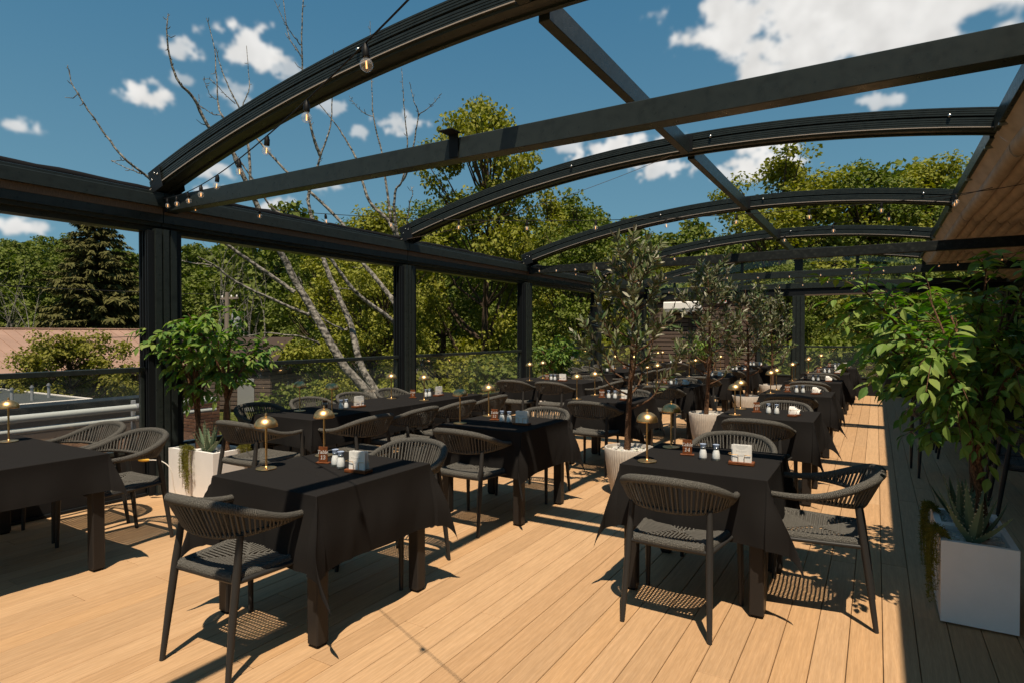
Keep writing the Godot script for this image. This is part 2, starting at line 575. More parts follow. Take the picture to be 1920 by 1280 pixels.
	gv.uv1_scale = Vector3(0.6, 0.6, 0.6)
	for i in 3:
		mat("brick%d" % i, [lin(0.15, 0.070, 0.042), lin(0.12, 0.058, 0.038), lin(0.18, 0.088, 0.055)][i], 0.9)
	mat("mortar", lin(0.22, 0.19, 0.16), 0.95)
	mat("pole_wood", lin(0.24, 0.20, 0.165), 0.9)
	mat("galvanised", lin(0.40, 0.41, 0.42), 0.5, 0.4)
	mat("ac_white", lin(0.80, 0.78, 0.74), 0.4)
	mat("exit_red", lin(0.55, 0.03, 0.02), 0.5)
	mat("yellow_plug", lin(0.70, 0.40, 0.06), 0.5)
	mat("cord_white", lin(0.70, 0.66, 0.60), 0.6)

func leaf_mat(called: String, col: Color, rough: float, back: Color) -> void:
	var m := mat(called, col, rough)
	m.cull_mode = BaseMaterial3D.CULL_DISABLED
	m.backlight_enabled = true
	m.backlight = back
	m.vertex_color_use_as_albedo = true

# ------------------------------------------------------------------ terrace
const XL := -5.92          # inner line of the posts along the railing
const XR := 2.75           # wall of the building
const ZB := -17.4          # back end of the terrace
const ZF := 1.6            # deck goes on a little behind the viewer
const POST_Z := [0.60, -3.3, -6.85, -10.4, -13.95, -17.4]
const XC := -1.6           # crown of the arches

func arch_y(x: float) -> float:
	return 3.63 - 0.035 * (x - XC) * (x - XC)

func build_deck() -> void:
	var deck := Node3D.new()
	deck.name = "deck"
	add_child(deck)
	tag(deck, "tan composite board deck of the roof terrace", "", "", "structure")
	var w := 0.1455
	var gap := 0.0034
	var n := int((XR - XL + 0.2) / w)
	var cuts := {}
	var x := 0.182 - w * 43.0
	var meshes := {}
	for i in range(0, 61):
		var x0 := x + i * w
		var zs := ZF
		var r := RandomNumberGenerator.new()
		r.seed = 1000 + i
		var first := r.randf_range(1.2, 4.4)
		var k := 0
		while zs > ZB + 0.01:
			var len := first if k == 0 else 4.88
			var ze := maxf(zs - len, ZB)
			if ze - ZB < 0.5: ze = ZB
			if x0 > XL - 0.15 and x0 < XR + 0.1:
				var b := MB.new()
				b.box(Vector3(x0 + gap * 0.5, -0.025, ze + 0.0015), Vector3(x0 + w - gap * 0.5, 0.0, zs - 0.0015), 0.0022, Vector2(r.randf(), r.randf() * 5.0))
				part("plank", b.mesh(), M["deck%d" % r.randi_range(0, 4)], deck)
			zs = ze
			k += 1
	var s := MB.new()
	s.box(Vector3(XL - 0.25, -0.30, ZB - 0.2), Vector3(XR + 0.2, -0.03, ZF + 0.1), 0.0)
	part("joist_bed", s.mesh(), M.under_deck, deck)

func arch_outline() -> PackedVector2Array:
	# (z, y): ribbed front and back, a deep groove half way, a lip below
	var f := []
	var y := 0.095
	f.append(Vector2(0.092, y))
	for band in 2:
		for k in 4:
			f.append(Vector2(0.098, y - 0.003)); f.append(Vector2(0.098, y - 0.016)); f.append(Vector2(0.092, y - 0.018))
			y -= 0.0195
		if band == 0:
			f.append(Vector2(0.098, y)); f.append(Vector2(0.066, y - 0.002)); f.append(Vector2(0.066, y - 0.013)); f.append(Vector2(0.098, y - 0.015))
			y -= 0.015
	f.append(Vector2(0.104, y - 0.002)); f.append(Vector2(0.106, y - 0.012)); f.append(Vector2(0.085, y - 0.014))
	f.append(Vector2(0.080, y - 0.030)); f.append(Vector2(0.040, y - 0.032)); f.append(Vector2(0.038, y - 0.018))
	var out := PackedVector2Array()
	for p in f: out.append(p)
	f.reverse()
	for p in f: out.append(Vector2(-p.x, p.y))
	return out

func z_profile(called: String, outline: PackedVector2Array, z0: float, z1: float, m: Material, parent: Node3D) -> MeshInstance3D:
	# outline in (x, y), straight along z
	var b := MB.new()
	b.sweep([Vector3(0, 0, z0), Vector3(0, 0, z1)], outline, Vector3.RIGHT, [Vector3.UP, Vector3.UP])
	return part(called, b.mesh(), m, parent)

func bx(called: String, lo: Vector3, hi: Vector3, m: Material, parent: Node3D, ch := 0.004) -> MeshInstance3D:
	var b := MB.new()
	b.box(lo, hi, ch)
	return part(called, b.mesh(), m, parent)

func pv(a: Array) -> PackedVector2Array:
	var o := PackedVector2Array()
	for q in a: o.append(Vector2(q[0], q[1]))
	return o

func post_mesh() -> Array:
	# main shaft with slots, and the guide channels of the sliding glass on both sides
	var o := []
	for i in 5:
		var a := i * TAU / 4
	var outline := pv([[-0.10, -0.10], [-0.10, 0.10], [-0.02, 0.10], [-0.02, 0.085], [0.0, 0.085], [0.0, 0.10], [0.10, 0.10],
		[0.10, 0.045], [0.082, 0.045], [0.082, 0.025], [0.10, 0.025], [0.10, -0.025], [0.082, -0.025], [0.082, -0.045], [0.10, -0.045], [0.10, -0.10], [0.0, -0.10], [0.0, -0.085], [-0.02, -0.085], [-0.02, -0.10]])
	var b := MB.new()
	# stand the outline up: (x, z) swept along y
	b.xf = Transform3D(Basis(Vector3.RIGHT, Vector3.BACK, Vector3.UP), Vector3.ZERO)
	b.sweep([Vector3(0, 0, 0.0), Vector3(0, 0, 2.52)], outline, Vector3.RIGHT, [Vector3.UP, Vector3.UP])
	o.append(b.mesh())
	var g := MB.new()
	g.xf = b.xf
	var ch := pv([[-0.085, 0.0], [-0.085, 0.06], [-0.06, 0.06], [-0.06, 0.012], [-0.03, 0.012], [-0.03, 0.06], [-0.015, 0.06], [-0.015, 0.012], [0.02, 0.012], [0.02, 0.06], [0.04, 0.06], [0.04, 0.012], [0.06, 0.012], [0.06, 0.06], [0.075, 0.06], [0.075, 0.0]])
	g.sweep([Vector3(0, 0, 0.0), Vector3(0, 0, 2.5)], ch, Vector3.RIGHT, [Vector3.UP, Vector3.UP])
	o.append(g.mesh())
	return o

func build_pergola() -> void:
	var pg := thing("pergola", "dark green grey aluminium pergola with arched roof rails over the terrace", "pergola")
	var pm := post_mesh()
	# posts on the railing side and on the wall side
	for side in 2:
		var x := XL - 0.02 if side == 0 else XR - 0.15
		for z in POST_Z:
			var p := part("post", pm[0], M.frame, pg)
			p.position = Vector3(x, 0, z)
			if side == 1: p.rotation.y = PI
			for s in [-1, 1]:
				var gch := part("guide_channel", pm[1], M.frame_dark, p)
				gch.position = Vector3(0, 0, 0.10 * s)
				if s < 0: gch.scale = Vector3(1, 1, -1)
			var ft := bx("foot_plate", Vector3(-0.12, 0.0, -0.12), Vector3(0.12, 0.012, 0.12), M.frame_dark, p)
	# eave gutters, bay by bay (outline in x, y)
	for side in 2:
		var s := 1.0 if side == 0 else -1.0
		var x0 := XL if side == 0 else XR - 0.17
		var face_o := pv([[0.07, 2.735], [0.07, 2.842], [0.066, 2.846], [0.055, 2.848], [0.055, 2.872], [0.045, 2.876], [0.02, 2.878], [-0.12, 2.90], [-0.22, 2.90], [-0.22, 2.735]])
		var band_o := pv([[0.03, 2.59], [0.03, 2.668], [-0.18, 2.668], [-0.18, 2.50], [-0.14, 2.50], [-0.06, 2.505], [-0.055, 2.55], [0.0, 2.555], [0.004, 2.59]])
		for o in [face_o, band_o]:
			for i in o.size(): o[i] = Vector2(x0 + s * o[i].x, o[i].y)
		for i in POST_Z.size() - 1:
			var za: float = POST_Z[i] - 0.004
			var zb: float = POST_Z[i + 1] + 0.004
			var e := z_profile("gutter_face", face_o, za, zb, M.frame, pg)
			z_profile("screen_box", band_o, za, zb, M.frame, pg)
			var t := bx("rolled_screen", Vector3(minf(x0 - s * 0.15, x0 + s * 0.035), 2.6685, zb + 0.004), Vector3(maxf(x0 - s * 0.15, x0 + s * 0.035), 2.7345, za - 0.004), M.screen_fabric, pg, 0.0)
			# slack roll of rubber sheet along the top of the gutter
			var path := []
			var rad := []
			var rr := RandomNumberGenerator.new(); rr.seed = 40 + i + side * 10
			for k in 25:
				var z := lerpf(za, zb, k / 24.0)
				path.append(Vector3(x0 - s * 0.10 + rr.randf_range(-0.008, 0.008), 2.905 + rr.randf_range(-0.006, 0.008), z))
				rad.append(0.042 + rr.randf_range(-0.006, 0.006))
			var rb := MB.new()
			rb.tube(path, rad, 8)
			part("rubber_roll", rb.mesh(), M.gasket, e)
	# arched rails
	var path := []
	var ups := []
	for i in 49:
		var x := lerpf(XL - 0.03, XR - 0.02, i / 48.0)
		path.append(Vector3(x, arch_y(x), 0))
		ups.append(Vector3(0.07 * (x - XC), 1, 0).normalized())
	var ab := MB.new()
	ab.sweep(path, arch_outline(), Vector3.BACK, ups)
	var am := ab.mesh()
	var sb := MB.new()
	sb.sweep(path, pv([[0.1065, -0.0865], [0.1065, -0.0785], [0.1085, -0.0785], [0.1085, -0.0865]]), Vector3.BACK, ups)
	var strip := sb.mesh()
	var cap := MB.new()
	cap.box(Vector3(-0.02, -0.13, -0.107), Vector3(0.16, 0.085, -0.100), 0.002)
	cap.box(Vector3(-0.02, -0.13, 0.1075), Vector3(0.16, 0.085, 0.114), 0.002)
	var capm := cap.mesh()
	var bolt := MB.new()
	bolt.xf = Transform3D(Basis(Vector3.RIGHT, PI / 2), Vector3.ZERO)
	bolt.lathe([Vector2(0.0001, 0.008), Vector2(0.007, 0.007), Vector2(0.010, 0.003), Vector2(0.010, -0.002)], 8)
	var bm := bolt.mesh()
	for i in POST_Z.size():
		var z: float = POST_Z[i] + (0.02 if i == 5 else 0.0)
		var a := part("arched_rail", am, M.frame, pg)
		a.position = Vector3(0, 0, z)
		part("track_strip", strip, M.track_pale, a)
		var c := part("end_bracket", capm, M.frame_dark, a)
		c.position = Vector3(XL + 0.03, arch_y(XL), 0)
		c.rotation.z = 0.28
		for q in [[0.0, -0.02], [0.04, 0.03], [0.09, 0.0]]:
			var o := part("bolt", bm, M.bolt, a)
			o.position = Vector3(XL + 0.05 + q[0], arch_y(XL + 0.05 + q[0]) + q[1], 0.115)
		# bracket that carries the purlin
		bx("purlin_bracket", Vector3(XC - 0.29, arch_y(XC) - 0.112, 0.107), Vector3(XC - 0.14, arch_y(XC) + 0.075, 0.116), M.frame_dark, a, 0.002)
		for xx in [XC + 0.05, -3.2, 0.55]:
			var o := part("bolt", bm, M.bolt, a)
			o.position = Vector3(xx, arch_y(xx) + 0.02, 0.112)
			o.scale = Vector3(1.6, 1.6, 1.6)
	# purlin along the crown, in pieces between the arches
	for i in POST_Z.size() - 1:
		bx("purlin", Vector3(XC - 0.255, 3.50, POST_Z[i + 1] + 0.118), Vector3(XC - 0.175, 3.66, POST_Z[i] - 0.118), M.frame, pg, 0.003)
	# level tie beams between the eaves
	for i in [0, 1, 3, 4, 5]:
		var z: float = POST_Z[i]
		var m2: Material = M.frame_scuffed if i == 3 else M.frame
		bx("tie_beam", Vector3(XL + 0.085, 2.69, z - 0.10), Vector3(XR - 0.26, 2.83, z + 0.01), m2, pg, 0.004)
		bx("tie_bracket", Vector3(XL + 0.072, 2.685, z - 0.106), Vector3(XL + 0.105, 2.835, z + 0.016), M.frame_dark, pg, 0.002)
	# sheet metal bracket hung over the second beam
	var hb := MB.new()
	hb.box(Vector3(-2.46, 2.70, -3.285), Vector3(-2.385, 2.85, -3.281), 0.0)
	hb.box(Vector3(-2.47, 2.8505, -3.284), Vector3(-2.36, 2.856, -3.18), 0.0)
	part("hanging_bracket", hb.mesh(), M.frame_dark, pg)
	# glazed gable above the back beam
	for q in [[-5.0, 0.03], [-3.15, 0.035], [-1.75, 0.10], [-0.42, 0.035], [0.95, 0.035]]:
		bx("mullion", Vector3(q[0] - q[1], 2.84, ZB - 0.08), Vector3(q[0] + q[1], arch_y(q[0]) - 0.10, ZB - 0.02), M.frame, pg, 0.003)
	var xs := [-5.6, -5.0, -3.15, -1.75, -0.42, 0.95, 2.5]
	for i in xs.size() - 1:
		var g := MB.new()
		var xa: float = xs[i] + 0.04
		var xb: float = xs[i + 1] - 0.04
		var steps := 6
		for k in steps:
			var u0 := lerpf(xa, xb, k / float(steps))
			var u1 := lerpf(xa, xb, (k + 1) / float(steps))
			g.quad(Vector3(u0, 2.84, ZB - 0.05), Vector3(u1, 2.84, ZB - 0.05), Vector3(u1, maxf(arch_y(u1) - 0.10, 2.85), ZB - 0.05), Vector3(u0, maxf(arch_y(u0) - 0.10, 2.85), ZB - 0.05), Vector3.BACK)
		part("gable_pane", g.mesh(), M.pane, pg)
	# back wall frame
	bx("back_header", Vector3(XL, 2.50, ZB - 0.16), Vector3(XR, 2.688, ZB - 0.02), M.frame_dark, pg)
	bx("back_header_lip", Vector3(-1.6, 2.49, ZB - 0.02), Vector3(0.15, 2.53, ZB + 0.005), M.screen_fabric, pg, 0.002)
	for q in [[-1.75, 0.145], [0.22, 0.13], [-2.72, 0.05]]:
		bx("back_post", Vector3(q[0] - q[1], 0.0, ZB - 0.14), Vector3(q[0] + q[1], 2.5, ZB - 0.0), M.frame, pg, 0.006)
		if q[1] > 0.1:
			for dx in [-0.05, 0.05]:
				bx("back_post_rib", Vector3(q[0] + dx - 0.008, 0.45, ZB + 0.001), Vector3(q[0] + dx + 0.008, 2.49, ZB + 0.009), M.frame_dark, pg, 0.0)

func railing(called: String, a: Vector3, b: Vector3, label: String) -> void:
	# built along its own x axis
	var r := thing(called, label, "glass railing", a, 0.0, "glass railing bays")
	var d := b - a
	r.rotation.y = atan2(-d.z, d.x)
	var L := d.length()
	bx("top_rail", Vector3(0, 1.17, -0.03), Vector3(L, 1.215, 0.03), M.frame, r, 0.004)
	bx("stile", Vector3(0.0, 0.46, -0.02), Vector3(0.035, 1.169, 0.02), M.frame, r, 0.003)
	bx("stile", Vector3(L - 0.035, 0.46, -0.02), Vector3(L, 1.169, 0.02), M.frame, r, 0.003)
	bx("bottom_rail", Vector3(0, 0.42, -0.035), Vector3(L, 0.459, 0.035), M.frame, r, 0.004)
	bx("kick_panel", Vector3(0, 0.03, -0.02), Vector3(L, 0.419, 0.02), M.wall_black, r, 0.002)
	bx("kick_trim", Vector3(0, 0.004, -0.03), Vector3(L, 0.029, 0.045), M.frame_dark, r, 0.002)
	bx("glass_pane", Vector3(0.036, 0.46, -0.004), Vector3(L - 0.036, 1.169, 0.004), M.pane, r, 0.0)

func build_railings() -> void:
	var names := ["in the nearest bay in front of the white pipes", "in the second bay beside the long tables", "in the third bay beyond the long tables", "in the fourth bay behind the small ficus trees", "in the last bay before the back corner"]
	for i in POST_Z.size() - 1:
		railing("glass_railing", Vector3(XL - 0.02, 0, POST_Z[i] - 0.17), Vector3(XL - 0.02, 0, POST_Z[i + 1] + 0.17), "dark framed glass railing " + names[i])
	railing("glass_railing", Vector3(-2.66, 0, ZB - 0.07), Vector3(-1.90, 0, ZB - 0.07), "short glass railing in the back wall left of the wide post")
	railing("glass_railing", Vector3(-1.60, 0, ZB - 0.07), Vector3(0.08, 0, ZB - 0.07), "glass railing across the end of the aisle")
	railing("glass_railing", Vector3(0.36, 0, ZB - 0.07), Vector3(2.5, 0, ZB - 0.07), "glass railing in the shaded back corner behind the ficus")

func build_walls() -> void:
	# slatted brown wall in the back left corner
	var w := thing("slatted_wall", "brown horizontal board wall in the back left corner of the terrace", "wall", Vector3(0, 0, ZB - 0.10))
	bx("backing", Vector3(XL + 0.12, 0.0, -0.06), Vector3(-2.78, 2.49, -0.04), M.wall_black, w, 0.0)
	var y := 0.05
	while y < 2.44:
		for q in [[XL + 0.13, -4.62], [-4.5, -3.62], [-3.5, -2.79]]:
			var b := MB.new()
			b.box(Vector3(q[0], y, -0.038), Vector3(q[1], y + 0.088, -0.004), 0.004)
			part("board", b.mesh(), M.siding_brown, w)
		y += 0.112
	for x in [-4.56, -3.56]:
		bx("batten", Vector3(x - 0.055, 0.0, -0.038), Vector3(x + 0.055, 2.48, 0.01), M.siding_dark, w)
	# the restaurant's own wall under the awning
	var r := thing("building_wall", "black vertical board wall of the restaurant under the awning", "wall", Vector3(XR, 0, 0))
	bx("backing", Vector3(0.03, -0.2, ZB - 0.2), Vector3(0.25, 3.55, ZF + 0.5), M.wall_black, r, 0.0)
	var bm := MB.new()
	bm.box(Vector3(-0.0, 0.0, -0.172), Vector3(0.028, 3.5, 0.172), 0.006)
	var me := bm.mesh()
	var z := ZF + 0.2
	while z > ZB + 0.1:
		var o := part("board", me, M.wall_black, r)
		o.position.z = z
		z -= 0.36
	# air conditioner and exit sign on the brown wall
	var ac := thing("air_conditioner", "white wall mounted air conditioner on the brown board wall", "air conditioner", Vector3(-4.75, 2.13, ZB - 0.10))
	var b := MB.new()
	b.sweep([Vector3(-0.53, 0, 0), Vector3(0.53, 0, 0)], pv([[0.0, 0.0], [0.0, 0.30], [0.17, 0.30], [0.20, 0.27], [0.215, 0.10], [0.19, 0.03], [0.12, 0.0]]), Vector3.BACK, [Vector3.UP, Vector3.UP])
	part("casing", b.mesh(), M.ac_white, ac)
	bx("louvre", Vector3(-0.47, 0.012, 0.155), Vector3(0.47, 0.022, 0.212), M.galvanised, ac, 0.002)
	var ex := thing("exit_sign", "small white exit sign with red letters on the back wall", "sign", Vector3(-3.72, 2.36, ZB - 0.08))
	bx("panel", Vector3(-0.16, 0, 0), Vector3(0.16, 0.19, 0.04), M.ac_white, ex)
	text("lettering", "EXIT", 0.13, M.exit_red, ex, Vector3(0, 0.095, 0.042))

func text(called: String, s: String, h: float, m: Material, parent: Node3D, at: Vector3, slant := 0.0, serif := false) -> MeshInstance3D:
	var t := TextMesh.new()
	var f := SystemFont.new()
	f.font_names = PackedStringArray(["Droid Serif" if serif else "Droid Sans"])
	if serif: f.font_italic = true
	else: f.font_weight = 700
	t.font = f
	t.text = s
	t.font_size = 32
	t.pixel_size = h / 24.0
	t.depth = 0.0008
	t.curve_step = 2.0
	var o := part(called, t, m, parent)
	o.transform = Transform3D(Basis(Vector3.RIGHT, Vector3(slant, 1, 0), Vector3.BACK), at)
	return o

func build_awning() -> void:
	# the cloth roof run back against the building: soft folds lying side by side between the arches
	var bays := ["nearest the camera", "above the near ficus", "in the third bay along the building", "in the fourth bay along the building", "in the last bay by the back wall"]
	for i in POST_Z.size() - 1:
		var za: float = POST_Z[i] - 0.025
		var zb: float = POST_Z[i + 1] + 0.025
		var a := thing("folded_awning", "tan cloth awning folded back in soft rolls " + bays[i], "awning", Vector3.ZERO, 0.0, "folded awning bays")
		var rr := RandomNumberGenerator.new(); rr.seed = 300 + i
		var path_n := 14
		var nf := 14
		for k in nf:
			var x := 1.055 + k * 0.125
			var b := MB.new()
			var pth := []
			var rad := []
			var sag := rr.randf_range(0.028, 0.036)
			var wob := rr.randf_range(-0.003, 0.003)
			for j in path_n + 1:
				var t := j / float(path_n)
				pth.append(Vector3(x + wob * sin(t * 9.0 + k), arch_y(x) - 0.205 - sag * sin(PI * t), lerpf(za, zb, t)))
				rad.append(0.0655 + rr.randf_range(-0.001, 0.001))
			b.tube(pth, rad, 16, true, 1.6)
			part("fold", b.mesh(), M.awning, a)
		# leading edge: flat strip of cloth and a slim bar
		var st := MB.new()
		for j in path_n:
			var t0 := j / float(path_n)
			var t1 := (j + 1) / float(path_n)
			var s0 := 0.04 * sin(PI * t0)
			var s1 := 0.04 * sin(PI * t1)
			var z0 := lerpf(za + 0.024, zb - 0.024, t0)
			var z1 := lerpf(za + 0.024, zb - 0.024, t1)
			st.quad(Vector3(0.895, 3.30, z0), Vector3(0.895, 3.30, z1), Vector3(1.05, 3.135 - s1, z1), Vector3(1.05, 3.135 - s0, z0), Vector3(-0.5, -1, 0))
		part("edge_strip", st.mesh(), M.awning, a)
		bx("lead_bar", Vector3(0.865, 3.29, zb + 0.085), Vector3(0.925, 3.43, za - 0.085), M.frame, a)
		for k in 3:
			bx("clip", Vector3(0.86, 3.265, lerpf(za, zb, 0.1 + 0.4 * k) - 0.02), Vector3(0.93, 3.289, lerpf(za, zb, 0.1 + 0.4 * k) + 0.02), M.bolt, a, 0.002)

# ------------------------------------------------------------------ chairs
func curve(pts: Array, n: int) -> Array:
	# Catmull-Rom through the points
	var o := []
	var m := pts.size()
	for i in n + 1:
		var t := i / float(n) * (m - 1)
		var k := mini(int(t), m - 2)
		var f := t - k
		var p0: Vector3 = pts[maxi(k - 1, 0)]
		var p1: Vector3 = pts[k]
		var p2: Vector3 = pts[k + 1]
		var p3: Vector3 = pts[mini(k + 2, m - 1)]
		o.append(p1.cubic_interpolate(p2, p0, p3, f))
	return o

func make_chair() -> Node3D:
	# faces -z
	var t := Node3D.new()
	# legs: tapered tubes
	for s in [-1.0, 1.0]:
		var b := MB.new()
		b.tube([Vector3(0.272 * s, 0.0, -0.262), Vector3(0.268 * s, 0.25, -0.256), Vector3(0.266 * s, 0.45, -0.250), Vector3(0.264 * s, 0.672, -0.246)], [0.0125, 0.0165, 0.018, 0.0165], 10)
		var l := part("leg", b.mesh(), M.chair_metal, t)
		var b2 := MB.new()
		b2.tube([Vector3(0.228 * s, 0.0, 0.272), Vector3(0.218 * s, 0.25, 0.240), Vector3(0.212 * s, 0.45, 0.212), Vector3(0.205 * s, 0.628, 0.186)], [0.0125, 0.017, 0.0185, 0.015], 10)
		part("leg", b2.mesh(), M.chair_metal, t)
	# seat frame under the weave
	var fr := MB.new()
	fr.tube([Vector3(-0.266, 0.425, -0.250), Vector3(0.266, 0.425, -0.250)], [0.012], 6)
	fr.tube([Vector3(-0.212, 0.425, 0.212), Vector3(0.212, 0.425, 0.212)], [0.012], 6)
	fr.tube([Vector3(-0.266, 0.425, -0.250), Vector3(-0.212, 0.425, 0.212)], [0.012], 6)
	fr.tube([Vector3(0.266, 0.425, -0.250), Vector3(0.212, 0.425, 0.212)], [0.012], 6)
	part("seat_frame", fr.mesh(), M.chair_metal, t)
	# wrapped seat edge
	var ed := MB.new()
	var hw := func(z: float) -> float: return lerpf(0.243, 0.190, (z + 0.235) / 0.44)
	for s in [-1.0, 1.0]:
		ed.tube([Vector3(hw.call(-0.235) * s, 0.437, -0.235), Vector3(hw.call(0.0) * s, 0.434, -0.0), Vector3(hw.call(0.205) * s, 0.437, 0.205)], [0.019], 8, true, 1.5)
	for z in [-0.235, 0.205]:
		var w: float = hw.call(z) - 0.004
		ed.tube([Vector3(-w, 0.438, z), Vector3(0, 0.434, z), Vector3(w, 0.438, z)], [0.019], 8, true, 1.5)
	part("seat_edge", ed.mesh(), M.rope_wrap, t)
	# envelope weave: cords run in from each side to the diagonals, then dive under the others
	var wv := MB.new()
	var n := 18
	for i in n:
		var z := lerpf(-0.222, 0.192, (i + 0.5) / n)
		var w: float = hw.call(z)
		var f := absf((z + 0.015) / 0.222)
		var pth := []
		for xx in [-1.0, -f - 0.06, -f + 0.06, f - 0.06, f + 0.06, 1.0]:
			var q: float = clampf(xx, -1.0, 1.0)
			var on_top: bool = absf(q) > f
			var sag := 0.010 * (1.0 - q * q) * (1.0 - f * f)
			pth.append(Vector3(q * w, 0.446 + (0.006 if on_top else -0.005) - sag, z))
		var clean := [pth[0]]
		for p in pth:
			if p.x > clean[-1].x + 0.004: clean.append(p)
		if clean.size() > 1: wv.tube(clean, [0.0054], 5, false)
	var m := 20
	for i in m:
		var u := lerpf(-0.94, 0.94, (i + 0.5) / m)
		var f := absf(u)
		var pth := []
		for zz in [-1.0, -f - 0.06, -f + 0.06, f - 0.06, f + 0.06, 1.0]:
			var q: float = clampf(zz, -1.0, 1.0)
			var z := -0.015 + q * 0.222
			var on_top: bool = absf(q) > f
			var sag := 0.010 * (1.0 - q * q) * (1.0 - f * f)
			pth.append(Vector3(u * hw.call(z), 0.446 + (0.006 if on_top else -0.005) - sag, z))
		var clean := [pth[0]]
		for p in pth:
			if p.z > clean[-1].z + 0.004: clean.append(p)
		if clean.size() > 1: wv.tube(clean, [0.0054], 5, false)
	part("seat", wv.mesh(), M.rope, t)
	# top rail: one wrapped hoop from arm to arm
	var top := [Vector3(-0.262, 0.660, -0.244), Vector3(-0.276, 0.660, -0.10), Vector3(-0.284, 0.680, 0.03), Vector3(-0.270, 0.722, 0.15), Vector3(-0.205, 0.762, 0.245), Vector3(-0.10, 0.778, 0.288), Vector3(0, 0.782, 0.298)]
	var low := [Vector3(-0.276, 0.655, -0.085), Vector3(-0.279, 0.650, -0.01), Vector3(-0.268, 0.644, 0.06), Vector3(-0.236, 0.634, 0.135), Vector3(-0.175, 0.622, 0.190), Vector3(-0.09, 0.614, 0.215), Vector3(0, 0.612, 0.222)]
	for pts in [top, low]:
		for i in range(5, -1, -1):
			pts.append(Vector3(-pts[i].x, pts[i].y, pts[i].z))
	var tc := curve(top, 56)
	var lc := curve(low, 48)
	var tb := MB.new()
	var rad := []
	for i in tc.size():
		rad.append(0.0165 + 0.008 * sin(PI * i / 56.0))
	tb.tube(tc, rad, 9)
	part("top_rail", tb.mesh(), M.rope_wrap, t)
	var lb := MB.new()
	lb.tube(lc, [0.0125], 7)
	part("lower_rail", lb.mesh(), M.rope_wrap, t)
	# strands of the back
	var sb := MB.new()
	var tcf := curve(top, 240)
	var lcf := curve(low, 240)
	var ns := 46
	for i in ns:
		var q := lerpf(0.03, 0.97, (i + 0.5) / ns)
		var a: Vector3 = lcf[int(q * 240)]
		# the point of the hoop straight out from the lower rail
		var want := atan2(a.x, a.z + 0.14)
		var e: Vector3 = tcf[0]
		var best := 9.0
		for k in tcf.size():
			var df := absf(atan2(tcf[k].x, tcf[k].z + 0.14) - want)
			if df < best:
				best = df
				e = tcf[k]
		if a.distance_to(e) < 0.012: continue
		var d := (e - a).normalized()
		for s in [-1.0, 1.0]:
			var outw: Vector3 = Vector3(a.x, 0, a.z + 0.05).normalized() * 0.008 * s
			sb.tube([a + outw * 1.2, e + outw * 2.0], [0.0052], 5, false)
	part("backrest", sb.mesh(), M.rope, t)
	tag(t, "", "chair", "black rope dining chairs")
	return t

# ------------------------------------------------------------------ tables and cloths
func make_table(lx: float, lz: float) -> Node3D:
	var t := Node3D.new()
	bx("table_top", Vector3(-lx / 2, 0.722, -lz / 2), Vector3(lx / 2, 0.750, lz / 2), M.table_metal, t)
	bx("apron", Vector3(-lx / 2 + 0.04, 0.66, -lz / 2 + 0.04), Vector3(lx / 2 - 0.04, 0.7215, lz / 2 - 0.04), M.table_metal, t)
	for sx in [-1.0, 1.0]:
		for sz in [-1.0, 1.0]:
			var c := Vector3(sx * (lx / 2 - 0.045), 0, sz * (lz / 2 - 0.045))
			var b := MB.new()
			b.box(c + Vector3(-0.037, 0.012, -0.037), c + Vector3(0.037, 0.7215, 0.037), 0.006)
			var l := part("leg", b.mesh(), M.table_metal, t)
			var g := MB.new()
			g.box(c + Vector3(-0.030, 0.0, -0.030), c + Vector3(0.030, 0.0118, 0.030), 0.003)
			part("glide", g.mesh(), M.black_plastic, l)
	return t

